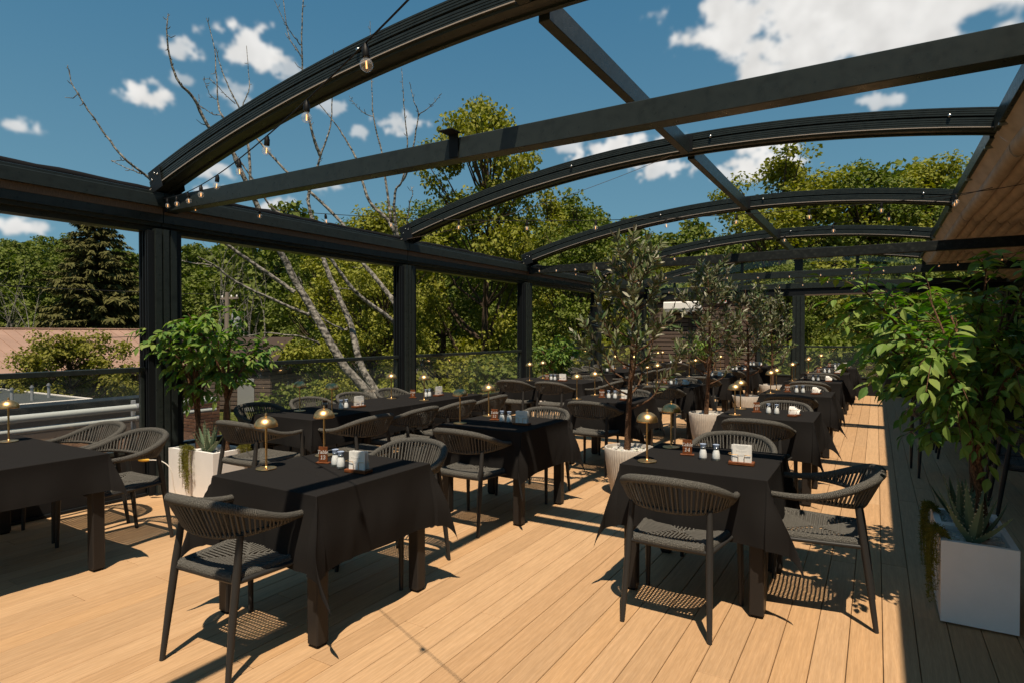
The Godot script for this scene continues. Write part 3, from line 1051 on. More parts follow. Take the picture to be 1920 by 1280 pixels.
func cloth_mesh(lx: float, lz: float, drop: float, seed_: int, shift := Vector2.ZERO) -> ArrayMesh:
	var r := RandomNumberGenerator.new(); r.seed = seed_
	var nz := FastNoiseLite.new(); nz.seed = seed_; nz.frequency = 1.0; nz.fractal_octaves = 2
	var hx := lx / 2 + 0.004
	var hz := lz / 2 + 0.004
	# grid lines: dense near the table's edge
	var gx := []
	var gz := []
	var dens := 26
	for pr in [[gx, hx, shift.x], [gz, hz, shift.y]]:
		var arr: Array = pr[0]
		var h: float = pr[1]
		var sh: float = pr[2]
		var d0 := drop - sh
		var d1 := drop + sh
		for i in 13: arr.append(-h - 0.012 - (d0 - 0.012) * (1.0 - i / 12.0))
		for e in [0.009, 0.006, 0.003]: arr.append(-h - e)
		arr.append(-h); arr.append(-h + 0.004)
		for i in range(1, dens): arr.append(lerpf(-h, h, i / float(dens)))
		arr.append(h - 0.004); arr.append(h)
		for e in [0.003, 0.006, 0.009]: arr.append(h + e)
		for i in 13: arr.append(h + 0.012 + (d1 - 0.012) * (i / 12.0))
	var nx := gx.size()
	var nzv := gz.size()
	var pos := PackedVector3Array()
	var uvs := PackedVector2Array()
	var skew := {}
	for c in 4: skew[c] = [r.randf_range(-0.7, 0.7), r.randf_range(0.25, 0.36)]
	var ph := [r.randf() * 9.0, r.randf() * 9.0, r.randf() * 9.0, r.randf() * 9.0]
	var creases := [r.randf_range(-0.15, 0.15), r.randf_range(-0.15, 0.15)]
	for j in nzv:
		for i in nx:
			var x: float = gx[i]
			var z: float = gz[j]
			var ex := maxf(absf(x) - hx, 0.0)
			var ez := maxf(absf(z) - hz, 0.0)
			var sx := signf(x)
			var sz := signf(z)
			var p := Vector3(x, 0.756, z)
			if ex == 0.0 and ez == 0.0:
				# ironed creases and tiny ripples
				p.y += 0.0035 * exp(-absf(x - creases[0]) / 0.012) + 0.0035 * exp(-absf(z - creases[1]) / 0.012) + 0.0030 * nz.get_noise_2d(x * 3.0, z * 3.0)
			elif ez == 0.0 or ex == 0.0:
				var d := ex + ez
				var along := z if ez == 0.0 else x
				var side := (0 if sx < 0 else 1) if ez == 0.0 else (2 if sz < 0 else 3)
				var hl := hz if ez == 0.0 else hx
				var cn := absf(along) / hl
				# soft pleats that grow with the drop
				var grow := smoothstep(0.02, 0.30, d)
				var wv := sin(along * 9.0 + ph[side]) * 0.011 + 0.030 * nz.get_noise_2d(along * 1.6 + side * 7.0, d * 0.7)
				# a few sharp creases
				for q in 3:
					var cx := (fposmod(ph[side] * (q + 1.7), 1.0) - 0.5) * 1.7 * hl + d * (fposmod(ph[side] * (q + 3.1), 1.0) - 0.5) * 0.6
					wv += 0.010 * exp(-pow((along - cx) / 0.016, 2.0)) * (1.0 if q % 2 == 0 else -0.8)
				var nc := (hl - absf(along)) / 0.09
				var o := 0.002 + 0.006 * d + maxf(wv, -0.012) * grow * (1.0 - exp(-nc * nc)) + 0.012 * grow + 0.026 * grow * exp(-nc * nc)
				var rd := 0.006 * minf(d / 0.006, 1.0)
				p.y = 0.756 - (d * d / 0.016 if d < 0.008 else d - 0.004)
				if ez == 0.0: p.x = sx * (hx + rd + o)
				else: p.z = sz * (hz + rd + o)
			else:
				var rr := sqrt(ex * ex + ez * ez)
				var phi := atan2(ez, ex)
				var ci := (0 if sx < 0 else 1) + (0 if sz < 0 else 2)
				var sk: float = skew[ci][0]
				var amp: float = skew[ci][1]
				var dg := Vector3(sx, 0, sz).normalized()
				var perp := Vector3(-sz, 0, sx).normalized() * (sx * sz)
				var dir := (dg + perp * sk).normalized()
				var e := pow(sin(2.0 * phi), 1.15)
				var fb := 0.008 + 0.038 * smoothstep(0.02, 0.30, rr)
				var px := Vector3(sx, 0, 0)
				var pz := Vector3(0, 0, sz)
				# the two halves of the fold lie side by side and curl a little
				var spread := (px * cos(phi) * cos(phi) + pz * sin(phi) * sin(phi)) * 0.10 * minf(rr, 0.2)
				var curlv := (pz - px) * (sin(4.0 * phi) * 0.06 + 0.05 * sin(rr * 9.0 + ph[ci]) * e) * rr
				p = Vector3(sx * (hx + lerpf(0.004, fb, cos(phi) * cos(phi))), 0, sz * (hz + lerpf(0.004, fb, sin(phi) * sin(phi)))) + dir * (rr * amp * e) + spread + curlv
				p.y = 0.756 - rr * sqrt(1.0 - amp * amp * e * e)
				if rr < 0.012: p.y = 0.756 - rr * rr / 0.012
			pos.append(p)
			uvs.append(Vector2(x, z))
	var st := SurfaceTool.new()
	st.begin(Mesh.PRIMITIVE_TRIANGLES)
	st.set_smooth_group(0)
	for k in pos.size():
		st.set_uv(uvs[k])
		st.set_color(Color.WHITE)
		st.add_vertex(pos[k])
	for j in nzv - 1:
		for i in nx - 1:
			var a := j * nx + i
			# clockwise from above
			st.add_index(a); st.add_index(a + 1); st.add_index(a + nx + 1)
			st.add_index(a); st.add_index(a + nx + 1); st.add_index(a + nx)
	st.generate_normals()
	return st.commit()

# ------------------------------------------------------------------ what stands on the tables
func make_lamp() -> Node3D:
	var t := Node3D.new()
	var b := MB.new()
	b.lathe([Vector2(0.0001, 0.0), Vector2(0.055, 0.0), Vector2(0.057, 0.002), Vector2(0.056, 0.005), Vector2(0.030, 0.0075), Vector2(0.010, 0.010), Vector2(0.0065, 0.016)], 32)
	part("base", b.mesh(), M.brass, t)
	var s := MB.new()
	s.lathe([Vector2(0.0062, 0.014), Vector2(0.0062, 0.290)], 14)
	part("stem", s.mesh(), M.brass, t)
	var sh := MB.new()
	var full := [Vector2(0.0605, 0.2410), Vector2(0.0640, 0.2400)]
	for i in 15:
		var a := i / 14.0 * PI * 0.5
		full.append(Vector2(0.0645 * pow(cos(a), 0.9) + 0.0001, 0.2415 + 0.058 * sin(a)))
	full.append(Vector2(0.0001, 0.2998))
	sh.lathe(full, 36)
	var inner := [Vector2(0.0001, 0.292)]
	for i in range(13, -1, -1):
		var a := i / 14.0 * PI * 0.5
		inner.append(Vector2(0.0605 * pow(cos(a), 0.9), 0.2410 + 0.051 * sin(a)))
	sh.lathe(inner, 36)
	part("shade", sh.mesh(), M.brass, t)
	var f := MB.new()
	f.lathe([Vector2(0.0065, 0.2985), Vector2(0.0065, 0.314), Vector2(0.0055, 0.317), Vector2(0.0001, 0.3175)], 12)
	part("finial", f.mesh(), M.brass, t)
	tag(t, "", "table lamp", "brass table lamps")
	return t

func make_shaker() -> Node3D:
	var t := Node3D.new()
	var b := MB.new()
	b.lathe([Vector2(0.0001, 0.001), Vector2(0.021, 0.001), Vector2(0.0235, 0.006), Vector2(0.0242, 0.020), Vector2(0.0225, 0.040), Vector2(0.0180, 0.058), Vector2(0.0155, 0.066), Vector2(0.0155, 0.072)], 24)
	part("glass_body", b.mesh(), M.shaker_glass, t)
	var s := MB.new()
	s.lathe([Vector2(0.0001, 0.012), Vector2(0.0218, 0.012), Vector2(0.0228, 0.022), Vector2(0.0210, 0.040), Vector2(0.0168, 0.057), Vector2(0.0145, 0.064), Vector2(0.0001, 0.065)], 24)
	part("salt", s.mesh(), M.salt, t)
	var c := MB.new()
	c.lathe([Vector2(0.0160, 0.070), Vector2(0.0168, 0.071), Vector2(0.0168, 0.076), Vector2(0.0160, 0.077)], 24)
	part("collar", c.mesh(), M.steel, t)
	var k := MB.new()
	k.lathe([Vector2(0.0155, 0.077), Vector2(0.0165, 0.086), Vector2(0.0195, 0.094), Vector2(0.0200, 0.096), Vector2(0.0185, 0.097), Vector2(0.0150, 0.0945), Vector2(0.0001, 0.094)], 24)
	part("cap", k.mesh(), M.shaker_cap, t)
	tag(t, "", "salt shaker", "glass salt shakers")
	return t

func make_napkin_holder() -> Node3D:
	var t := Node3D.new()
	bx("base", Vector3(-0.072, 0.0, -0.036), Vector3(0.072, 0.017, 0.036), M.red_wood, t, 0.002)
	for z in [-0.026, 0.026]:
		var b := MB.new()
		b.tube([Vector3(-0.070, 0.060, z), Vector3(-0.021, 0.060, z), Vector3(-0.017, 0.055, z), Vector3(-0.017, 0.012, z)], [0.0016], 6)
		b.tube([Vector3(0.052, 0.060, z), Vector3(0.021, 0.060, z), Vector3(0.017, 0.055, z), Vector3(0.017, 0.012, z)], [0.0016], 6)
		if z < 0:
			b.tube([Vector3(-0.070, 0.060, -0.026), Vector3(-0.074, 0.060, -0.02), Vector3(-0.074, 0.060, 0.02), Vector3(-0.070, 0.060, 0.026)], [0.0016], 6)
		part("wire_guard", b.mesh(), M.brass, t)
	tag(t, "", "napkin holder", "wooden napkin holders")
	return t

func make_napkins(kind: int) -> Node3D:
	var t := Node3D.new()
	var r := RandomNumberGenerator.new(); r.seed = 70 + kind
	if kind == 0:
		for i in 6:
			var z := -0.019 + i * 0.0076
			var b := MB.new()
			var w := 0.052 + r.randf_range(-0.002, 0.002)
			var h := 0.108 + r.randf_range(-0.010, 0.012)
			var ox := r.randf_range(-0.004, 0.006)
			var lean := r.randf_range(-0.004, 0.008)
			var cv := r.randf_range(-0.004, 0.004)
			var n := 8
			for k in n:
				var x0 := lerpf(-w, w, k / float(n)) + ox
				var x1 := lerpf(-w, w, (k + 1) / float(n)) + ox
				var c0 := cv * cos(x0 * 40.0); var c1 := cv * cos(x1 * 40.0)
				for s in [-1.0, 1.0]:
					var th: float = 0.0028 * s
					b.quad(Vector3(x0, 0.0175, z + th), Vector3(x1, 0.0175, z + th), Vector3(x1, h + c1, z + th * 0.7 + lean + c1), Vector3(x0, h + c0, z + th * 0.7 + lean + c0), Vector3(0, 0, s))
				b.quad(Vector3(x0, h + c0, z - 0.002 + lean + c0), Vector3(x1, h + c1, z - 0.002 + lean + c1), Vector3(x1, h + c1, z + 0.002 + lean + c1), Vector3(x0, h + c0, z + 0.002 + lean + c0), Vector3.UP)
			part("napkin", b.mesh(), M.napkin, t)
		# worn grey print, too faint to read
		var pr := MB.new()
		for i in 9:
			var x := -0.026 + i * 0.0065
			pr.box(Vector3(x - 0.0007, 0.078, 0.0282), Vector3(x + 0.0007, 0.085, 0.0285), 0.0)
			if i % 2 == 0: pr.box(Vector3(x + 0.0007, 0.0838, 0.0282), Vector3(x + 0.0036, 0.085, 0.0285), 0.0)
		pr.box(Vector3(-0.014, 0.0735, 0.0282), Vector3(0.014, 0.0745, 0.0285), 0.0)
		part("print", pr.mesh(), M.print_grey, t)
	else:
		# a loose tuft of folded paper flopping to one side
		for i in 5:
			var b := MB.new()
			var bend := 0.02 + 0.018 * i
			var n := 9
			for k in n:
				var s0 := k / float(n); var s1 := (k + 1) / float(n)
				var f := func(s: float) -> Vector3: return Vector3(-0.004 + bend * s * s * 1.2 + 0.006 * i - 0.015, 0.0175 + 0.085 * s - 0.055 * s * s * s * bend * 14.0, -0.018 + i * 0.009)
				var a: Vector3 = f.call(s0)
				var e: Vector3 = f.call(s1)
				var wd := Vector3(0.004, 0, 0.024)
				b.quad(a - wd, e - wd, e + wd, a + wd, Vector3(-1, 0.3, 0))
				var sh := Vector3(0.004, 0.0015, 0)
				b.quad(a - wd + sh, e - wd + sh, e + wd + sh, a + wd + sh, Vector3(1, 0.3, 0))
			part("napkin", b.mesh(), M.napkin, t)
	tag(t, "", "napkins", "paper napkins in holders")
	return t

func make_sign(num: String) -> Node3D:
	var t := Node3D.new()
	bx("foot", Vector3(-0.043, 0.0, -0.016), Vector3(0.043, 0.007, 0.016), M.red_wood, t, 0.0015)
	var p := bx("panel", Vector3(-0.029, 0.0071, -0.003), Vector3(0.029, 0.098, 0.003), M.red_wood, t, 0.001)
	text("lettering", "Table", 0.020, M.print_white, p, Vector3(0.0, 0.066, 0.0034), 0.18, true)
	text("lettering", num, 0.023, M.print_white, p, Vector3(0.0, 0.034, 0.0034), 0.10, true)
	tag(t, "", "table sign", "wooden table number signs")
	return t

var chair0: Node3D
var lamp0: Node3D
var shaker0: Node3D
var holder0: Node3D
var napkins0 := []
var tables0 := {}
var cloths0 := {}

func chair(x: float, z: float, facing: float, label: String) -> void:
	# facing: angle of the seat's front, 0 = -z, 90 = -x
	var r := RandomNumberGenerator.new(); r.seed = int(absf(x * 977.0 + z * 131.0)) + 5
	copy(chair0, "dining_chair", label, Vector3(x, 0.0, z), deg_to_rad(facing + r.randf_range(-3.0, 3.0)))

# centre, size, the words that tell this table from the others
func set_table(cx: float, cz: float, lx: float, lz: float, who: String, num: String, variant: int, drop := 0.36, turned := false, full := true, item_dz := 0.0, lamp_dz := 0.0) -> void:
	var key := "%.2f_%.2f" % [lx, lz]
	if not tables0.has(key): tables0[key] = make_table(lx, lz)
	var ck := key + "_%d_%.2f" % [variant, drop]
	if not cloths0.has(ck): cloths0[ck] = cloth_mesh(lx, lz, drop, 500 + variant * 17)
	var t: Node3D = tables0[key].duplicate()
	t.name = numbered("dining_table")
	add_child(t)
	t.position = Vector3(cx, 0, cz)
	tag(t, "black metal dining table under the cloth of " + who, "table", "dining tables")
	var c := part("tablecloth", cloths0[ck], M.cloth, self)
	c.position = Vector3(cx, 0, cz)
	if variant % 2 == 1 and lx == lz: c.rotation.y = PI
	tag(c, "black tablecloth draped over " + who, "tablecloth", "black tablecloths")
	var y := 0.7585
	var r := RandomNumberGenerator.new(); r.seed = 9000 + int(absf(cx * 100.0)) + int(absf(cz * 37.0))
	var place := func(dx: float, dz: float) -> Vector3:
		return Vector3(cx + dx, y, cz + dz) if not turned else Vector3(cx + dz, y, cz - dx)
	var ang := 0.0 if not turned else PI / 2
	copy(lamp0, "table_lamp", "brass mushroom lamp at the near left corner of " + who, place.call(-0.29, lz * 0.5 - 0.11 + lamp_dz if not turned else 0.25) + Vector3(r.randf_range(-0.02, 0.02), 0, r.randf_range(-0.02, 0.02)), r.randf() * TAU)
	copy(lamp0, "table_lamp", "brass mushroom lamp at the far left corner of " + who, place.call(-0.31, -lz * 0.5 + 0.16 if not turned else -0.2) + Vector3(r.randf_range(-0.02, 0.02), 0, r.randf_range(-0.02, 0.02)), r.randf() * TAU)
	if num:
		var s := make_sign(num)
		s.name = numbered("table_sign")
		add_child(s)
		s.position = place.call(-0.13, -0.04 + item_dz * 0.5)
		s.rotation.y = 0.32 + r.randf_range(-0.1, 0.1)
		s.set_meta("label", "red wood sign with white number on " + who)
	copy(shaker0, "salt_shaker", "glass salt shaker nearest the sign on " + who, place.call(-0.01, 0.045 + item_dz + r.randf_range(-0.02, 0.02)), r.randf() * TAU)
	copy(shaker0, "salt_shaker", "glass salt shaker nearest the napkins on " + who, place.call(0.065, 0.04 + item_dz + r.randf_range(-0.02, 0.02)), r.randf() * TAU)
	var hp: Vector3 = place.call(0.22, 0.075 + item_dz)
	var kind := 0 if full else 1
	var ha := ang + (0.10 if full else 1.3) + r.randf_range(-0.12, 0.12)
	copy(holder0, "napkin_holder", "red wood and wire napkin holder on " + who, hp, ha)
	copy(napkins0[kind], "paper_napkins", "white paper napkins standing in the holder on " + who, hp, ha)

func build_dining() -> void:
	chair0 = make_chair()
	lamp0 = make_lamp()
	shaker0 = make_shaker()
	holder0 = make_napkin_holder()
	napkins0 = [make_napkins(0), make_napkins(1)]
	# middle row, from the front
	var mid := [[-2.70, -2.43, "13", "the front middle row table"], [-2.80, -4.54, "12", "the second middle row table"], [-2.72, -6.83, "11", "the third middle row table"], [-2.66, -9.18, "10", "the fourth middle row table"], [-2.62, -11.35, "9", "the fifth middle row table"], [-2.60, -13.5, "8", "the sixth middle row table"], [-2.60, -15.6, "7", "the rearmost middle row table"]]
	for i in mid.size():
		var q: Array = mid[i]
		set_table(q[0], q[1], 0.80, 0.84 if i == 0 else 0.80, q[3], q[2], i % 4, 0.37, false, i < 3, -0.11 if i == 0 else 0.0, -0.12 if i == 0 else 0.0)
		if i == 0:
			chair(-2.655, -1.87, 3.0, "black rope chair pulled up to the near side of the front middle row table")
			chair(-2.70, -3.02, 178.0, "black rope chair on the far side of the front middle row table")
		else:
			chair(q[0] + 0.03, q[1] + 0.50, 0.0, "black rope chair on the near side of " + q[3])
			chair(q[0], q[1] - 0.56, 180.0, "black rope chair on the far side of " + q[3])
	# row along the aisle
	var ais := [[-0.90, -3.85, "14", "the front aisle row table"], [-0.88, -6.33, "15", "the second aisle row table"], [-0.88, -8.75, "16", "the third aisle row table"], [-0.88, -11.15, "17", "the fourth aisle row table"], [-0.86, -13.5, "18", "the fifth aisle row table"], [-0.80, -15.75, "19", "the rearmost aisle row table"]]
	for i in ais.size():
		var q: Array = ais[i]
		set_table(q[0], q[1], 0.80, 0.80, q[3], q[2], (i + 2) % 4, 0.36, false, i == 0 or i > 3)
		chair(q[0] - 0.02, q[1] + 0.52, 0.0, "black rope chair on the near side of " + q[3])
		chair(q[0] + 0.02, q[1] - 0.60, 180.0, "black rope chair on the far side of " + q[3])
	chair(-0.27, -3.83, 90.0, "black rope chair at the aisle end of the front aisle row table")
	# row along the railing
	set_table(-5.03, -1.60, 1.50, 0.84, "the nearest railing table", "1", 0, 0.24, false, true)
	chair(-4.76, -2.31, 180.0, "black rope chair on the far side of the nearest railing table, deck side one")
	chair(-5.42, -2.34, 180.0, "black rope chair on the far side of the nearest railing table, next to the glass")
	for i in 2:
		var z := -4.43 - 1.36 * i
		var who: String = ["the second railing table", "the third railing table"][i]
		set_table(-4.75, z, 0.80, 1.352, who, ["2", "3"][i], i, 0.26, true, true)
		for k in 2:
			var cz := z + 0.34 - 0.68 * k
			var wh: String = ["front", "rear"][k]
			chair(-4.13, cz, 90.0, wh + " black rope chair on the deck side of " + who)
			chair(-5.38, cz, -90.0, wh + " black rope chair on the glass side of " + who)
	chair(-4.66, -3.43, 2.0, "black rope chair at the near end of the second railing table beside the ficus planter")
	set_table(-4.62, -9.02, 1.40, 0.80, "the fourth railing table", "4", 2, 0.30, false, true)
	chair(-5.0, -8.50, 0.0, "black rope chair on the near side of the fourth railing table, left one")
	chair(-4.30, -8.50, 0.0, "black rope chair on the near side of the fourth railing table, right one")
	chair(-5.0, -9.56, 180.0, "black rope chair on the far side of the fourth railing table, left one")
	chair(-4.30, -9.56, 180.0, "black rope chair on the far side of the fourth railing table, right one")
	chair(-3.72, -9.0, 90.0, "black rope chair at the deck end of the fourth railing table")
	for i in 2:
		var z := -11.6 - 1.36 * i
		var who: String = ["the fifth railing table", "the sixth railing table"][i]
		set_table(-4.75, z, 0.80, 1.352, who, ["5", "6"][i], i, 0.26, true, true)
		for k in 2:
			var cz := z + 0.34 - 0.68 * k
			var wh: String = ["front", "rear"][k]
			chair(-4.13, cz, 90.0, wh + " black rope chair on the deck side of " + who)
			chair(-5.38, cz, -90.0, wh + " black rope chair on the glass side of " + who)
	set_table(-4.62, -15.9, 1.40, 0.80, "the rearmost railing table", "", 3, 0.30, false, true)
	chair(-5.0, -15.4, 0.0, "black rope chair at the rearmost railing table, left one")
	chair(-4.30, -15.4, 0.0, "black rope chair at the rearmost railing table, right one")
	# tables in the shade of the awning
	var sh := [[1.75, -6.9, "the nearest awning table"], [1.55, -9.6, "the second awning table"], [1.55, -12.4, "the third awning table"], [1.55, -15.2, "the rearmost awning table"]]
	for i in sh.size():
		var q: Array = sh[i]
		set_table(q[0], q[1], 0.80, 1.352, q[2], "", 1, 0.26, true, false)
		for k in 2:
			var cz: float = q[1] + 0.34 - 0.68 * k
			var wh: String = ["front", "rear"][k]
			chair(q[0] - 0.62, cz, -90.0, wh + " shaded rope chair on the aisle side of " + q[2])
			chair(q[0] + 0.60, cz, 90.0, wh + " shaded rope chair on the wall side of " + q[2])
	chair(0.62, -8.0, 0.0, "shaded black rope chair standing alone behind the ficus planters")
	# hem tag on the cloth of table 13
	for o in [chair0, lamp0, shaker0, holder0, napkins0[0], napkins0[1]]: o.free()
	for k in tables0: tables0[k].free()

# ------------------------------------------------------------------ leaves
func leaf_shape(rows: Array, fold: float, droop: float, curl := 0.0) -> MB:
	# rows of (t, half width); stalk at the origin, tip at +z, face up
	var b := MB.new()
	var n := rows.size()
	for i in n - 1:
		var p := []
		for k in 2:
			var t: float = rows[i + k][0]
			var w: float = rows[i + k][1]
			var y := -droop * t * t
			p.append([Vector3(-w, y + fold * w, t), Vector3(0, y, t), Vector3(w, y + fold * w + curl * w, t)])
		for s in 2:
			var a: Vector3 = p[0][s]; var bb: Vector3 = p[0][s + 1]; var c: Vector3 = p[1][s + 1]; var d: Vector3 = p[1][s]
			if a.distance_to(bb) < 1e-5:
				b.tri(a, c, d, Vector3.UP)
			elif c.distance_to(d) < 1e-5:
				b.tri(a, bb, c, Vector3.UP)
			else:
				b.quad(a, bb, c, d, Vector3.UP)
	return b

func scatter(shape: MB, where: Array, tints: RandomNumberGenerator, lo := 0.75, hi := 1.25) -> ArrayMesh:
	var v := PackedVector3Array(); var n := PackedVector3Array(); var c := PackedColorArray(); var ix := PackedInt32Array(); var uv := PackedVector2Array()
	for x in where:
		var xf: Transform3D = x
		var base := v.size()
		v.append_array(xf * shape.v)
		var nb := xf.basis.orthonormalized()
		for q in shape.n: n.append(nb * q)
		var k := tints.randf_range(lo, hi)
		var col := Color(k * tints.randf_range(0.92, 1.1), k, k * tints.randf_range(0.85, 1.1))
		for q in shape.v.size(): c.append(col)
		uv.append_array(shape.uv)
		for q in shape.ix: ix.append(base + q)
	var arr := []
	arr.resize(Mesh.ARRAY_MAX)
	arr[Mesh.ARRAY_VERTEX] = v; arr[Mesh.ARRAY_NORMAL] = n; arr[Mesh.ARRAY_COLOR] = c; arr[Mesh.ARRAY_TEX_UV] = uv; arr[Mesh.ARRAY_INDEX] = ix
	var am := ArrayMesh.new()
	am.add_surface_from_arrays(Mesh.PRIMITIVE_TRIANGLES, arr)
	return am

func leaf_xf(at: Vector3, dir: Vector3, up: Vector3, size: float, wide := 1.0) -> Transform3D:
	var z := dir.normalized()
	var x := up.cross(z)
	if x.length() < 0.01: x = Vector3.RIGHT.cross(z)
	x = x.normalized()
	var y := z.cross(x).normalized()
	return Transform3D(Basis(x * size * wide, y * size, z * size), at)

func rnd_dir(r: RandomNumberGenerator) -> Vector3:
	var z := r.randf_range(-1.0, 1.0)
	var a := r.randf() * TAU
	var s := sqrt(1.0 - z * z)
	return Vector3(s * cos(a), z, s * sin(a))

# hand out the leaves: those that show largest become parts, the rest one mass
func put_leaves(t: Node3D, shapes: MB, where: Array, mats: Array, singles: int, eye: Vector3, r: RandomNumberGenerator) -> void:
	var d := []
	for i in where.size():
		var x: Transform3D = where[i]
		d.append([(t.position + x.origin).distance_to(eye) - x.basis.z.length() * 2.0, i])
	d.sort_custom(func(a, b): return a[0] < b[0])
	var single_mesh := shapes.mesh()
	var rest := []
	for m in mats: rest.append([])
	for k in d.size():
		var i: int = d[k][1]
		var mi := r.randi_range(0, mats.size() - 1)
		if k < singles:
			var o := part("leaf", single_mesh, mats[mi], t)
			o.transform = where[i]
		else:
			rest[mi].append(where[i])
	for mi in mats.size():
		if rest[mi].size() > 0:
			var f := part("foliage", scatter(shapes, rest[mi], r), mats[mi], t)
			tag(f, "", "", "", "stuff")

var FICUS_ROWS := [[0.0, 0.0], [0.10, 0.10], [0.30, 0.225], [0.52, 0.24], [0.74, 0.15], [0.88, 0.06], [1.0, 0.0]]
var OLIVE_ROWS := [[0.0, 0.0], [0.25, 0.095], [0.6, 0.11], [1.0, 0.0]]

func ficus(at: Vector3, label: String, height: float, spread: float, lean: Vector3, seed_: int, singles: int, leafsize := 0.085, dens := 1.0, group := "potted ficus trees") -> void:
	var r := RandomNumberGenerator.new(); r.seed = seed_
	var t := thing("ficus_tree", label, "tree", at, 0.0, group)
	var wood := MB.new()
	var twig := MB.new()
	var leaves := []
	var fork := height * r.randf_range(0.30, 0.36)
	# twisted trunk made of two stems wound round each other
	for s in 2:
		var pth := []
		var rad := []
		for i in 12:
			var q := i / 11.0
			var a := q * 4.2 + s * PI + seed_
			pth.append(Vector3(cos(a) * 0.013, q * fork, sin(a) * 0.013) + lean * (q * q * 0.22))
			rad.append(lerpf(0.022, 0.015, q))
		wood.tube(pth, rad, 9)
	var tip0 := Vector3(0, fork, 0) + lean * 0.22
	var limbs := 8
	for i in limbs:
		var a := TAU * i / limbs + r.randf_range(-0.35, 0.35)
		var outw := Vector3(cos(a), 0, sin(a))
		var reach := spread * r.randf_range(0.62, 1.0) * (0.35 if i == 0 else 1.0)
		var hh := (height - fork) * r.randf_range(0.55, 0.98)
		if i == 0: hh = (height - fork) * 1.0
		var end := tip0 + outw * reach + Vector3.UP * hh + lean * 0.6
		var mid1 := tip0 + outw * reach * 0.28 + Vector3.UP * hh * 0.45 + lean * 0.2
		var cv := curve([tip0 - Vector3.UP * 0.04, mid1, tip0.lerp(end, 0.66) + Vector3.UP * 0.05, end - Vector3.UP * 0.05], 14)
		var rr := []
		for k in 15: rr.append(lerpf(0.0135, 0.003, k / 14.0))
		wood.tube(cv, rr, 7)
		# twigs
		var nt := int(12 * dens)
		for k in nt:
			var q := lerpf(0.20, 1.0, (k + r.randf()) / nt)
			var p0: Vector3 = cv[mini(int(q * 14), 14)]
			var cdir := Vector3(p0.x - tip0.x * 0.6, 0, p0.z - tip0.z * 0.6)
			var dr := (cdir.normalized() * 0.8 + rnd_dir(r) * 0.9 + Vector3.UP * 0.25).normalized()
			var ln := r.randf_range(0.16, 0.30) * spread / 0.6
			var p3 := p0 + dr * ln - Vector3.UP * ln * r.randf_range(0.0, 0.35)
			var tw := curve([p0, p0.lerp(p3, 0.5) + Vector3.UP * 0.025, p3], 6)
			twig.tube(tw, [0.0028, 0.0026, 0.0024, 0.0022, 0.002, 0.0018, 0.0014], 5, false)
			var nl := int(r.randf_range(8, 13))
			for j in nl:
				var u := lerpf(0.12, 1.0, j / float(nl - 1))
				var lp: Vector3 = tw[int(u * 6)].lerp(tw[mini(int(u * 6) + 1, 6)], fposmod(u * 6.0, 1.0))
				var td: Vector3 = (tw[6] - tw[0]).normalized()
				var sd := td.cross(Vector3.UP).normalized() * (1.0 if j % 2 == 0 else -1.0)
				if j == nl - 1: sd = Vector3.ZERO
				var ld := (td * 0.75 + sd * r.randf_range(0.6, 1.0) + rnd_dir(r) * 0.35 - Vector3.UP * r.randf_range(0.05, 0.7)).normalized()
				var upv := (Vector3.UP + rnd_dir(r) * 0.55).normalized()
				leaves.append(leaf_xf(lp + ld * 0.008, ld, upv, leafsize * r.randf_range(0.62, 1.15), r.randf_range(0.85, 1.1)))
	part("trunk", wood.mesh(), M.ficus_bark, t)
	part("twigs", twig.mesh(), M.ficus_bark, t)
	put_leaves(t, leaf_shape(FICUS_ROWS, 0.28, 0.20, 0.08), leaves, [M.ficus_leaf, M.ficus_leaf, M.ficus_leaf_deep, M.ficus_leaf_pale], singles, Vector3(0, 1.53, 0), r)

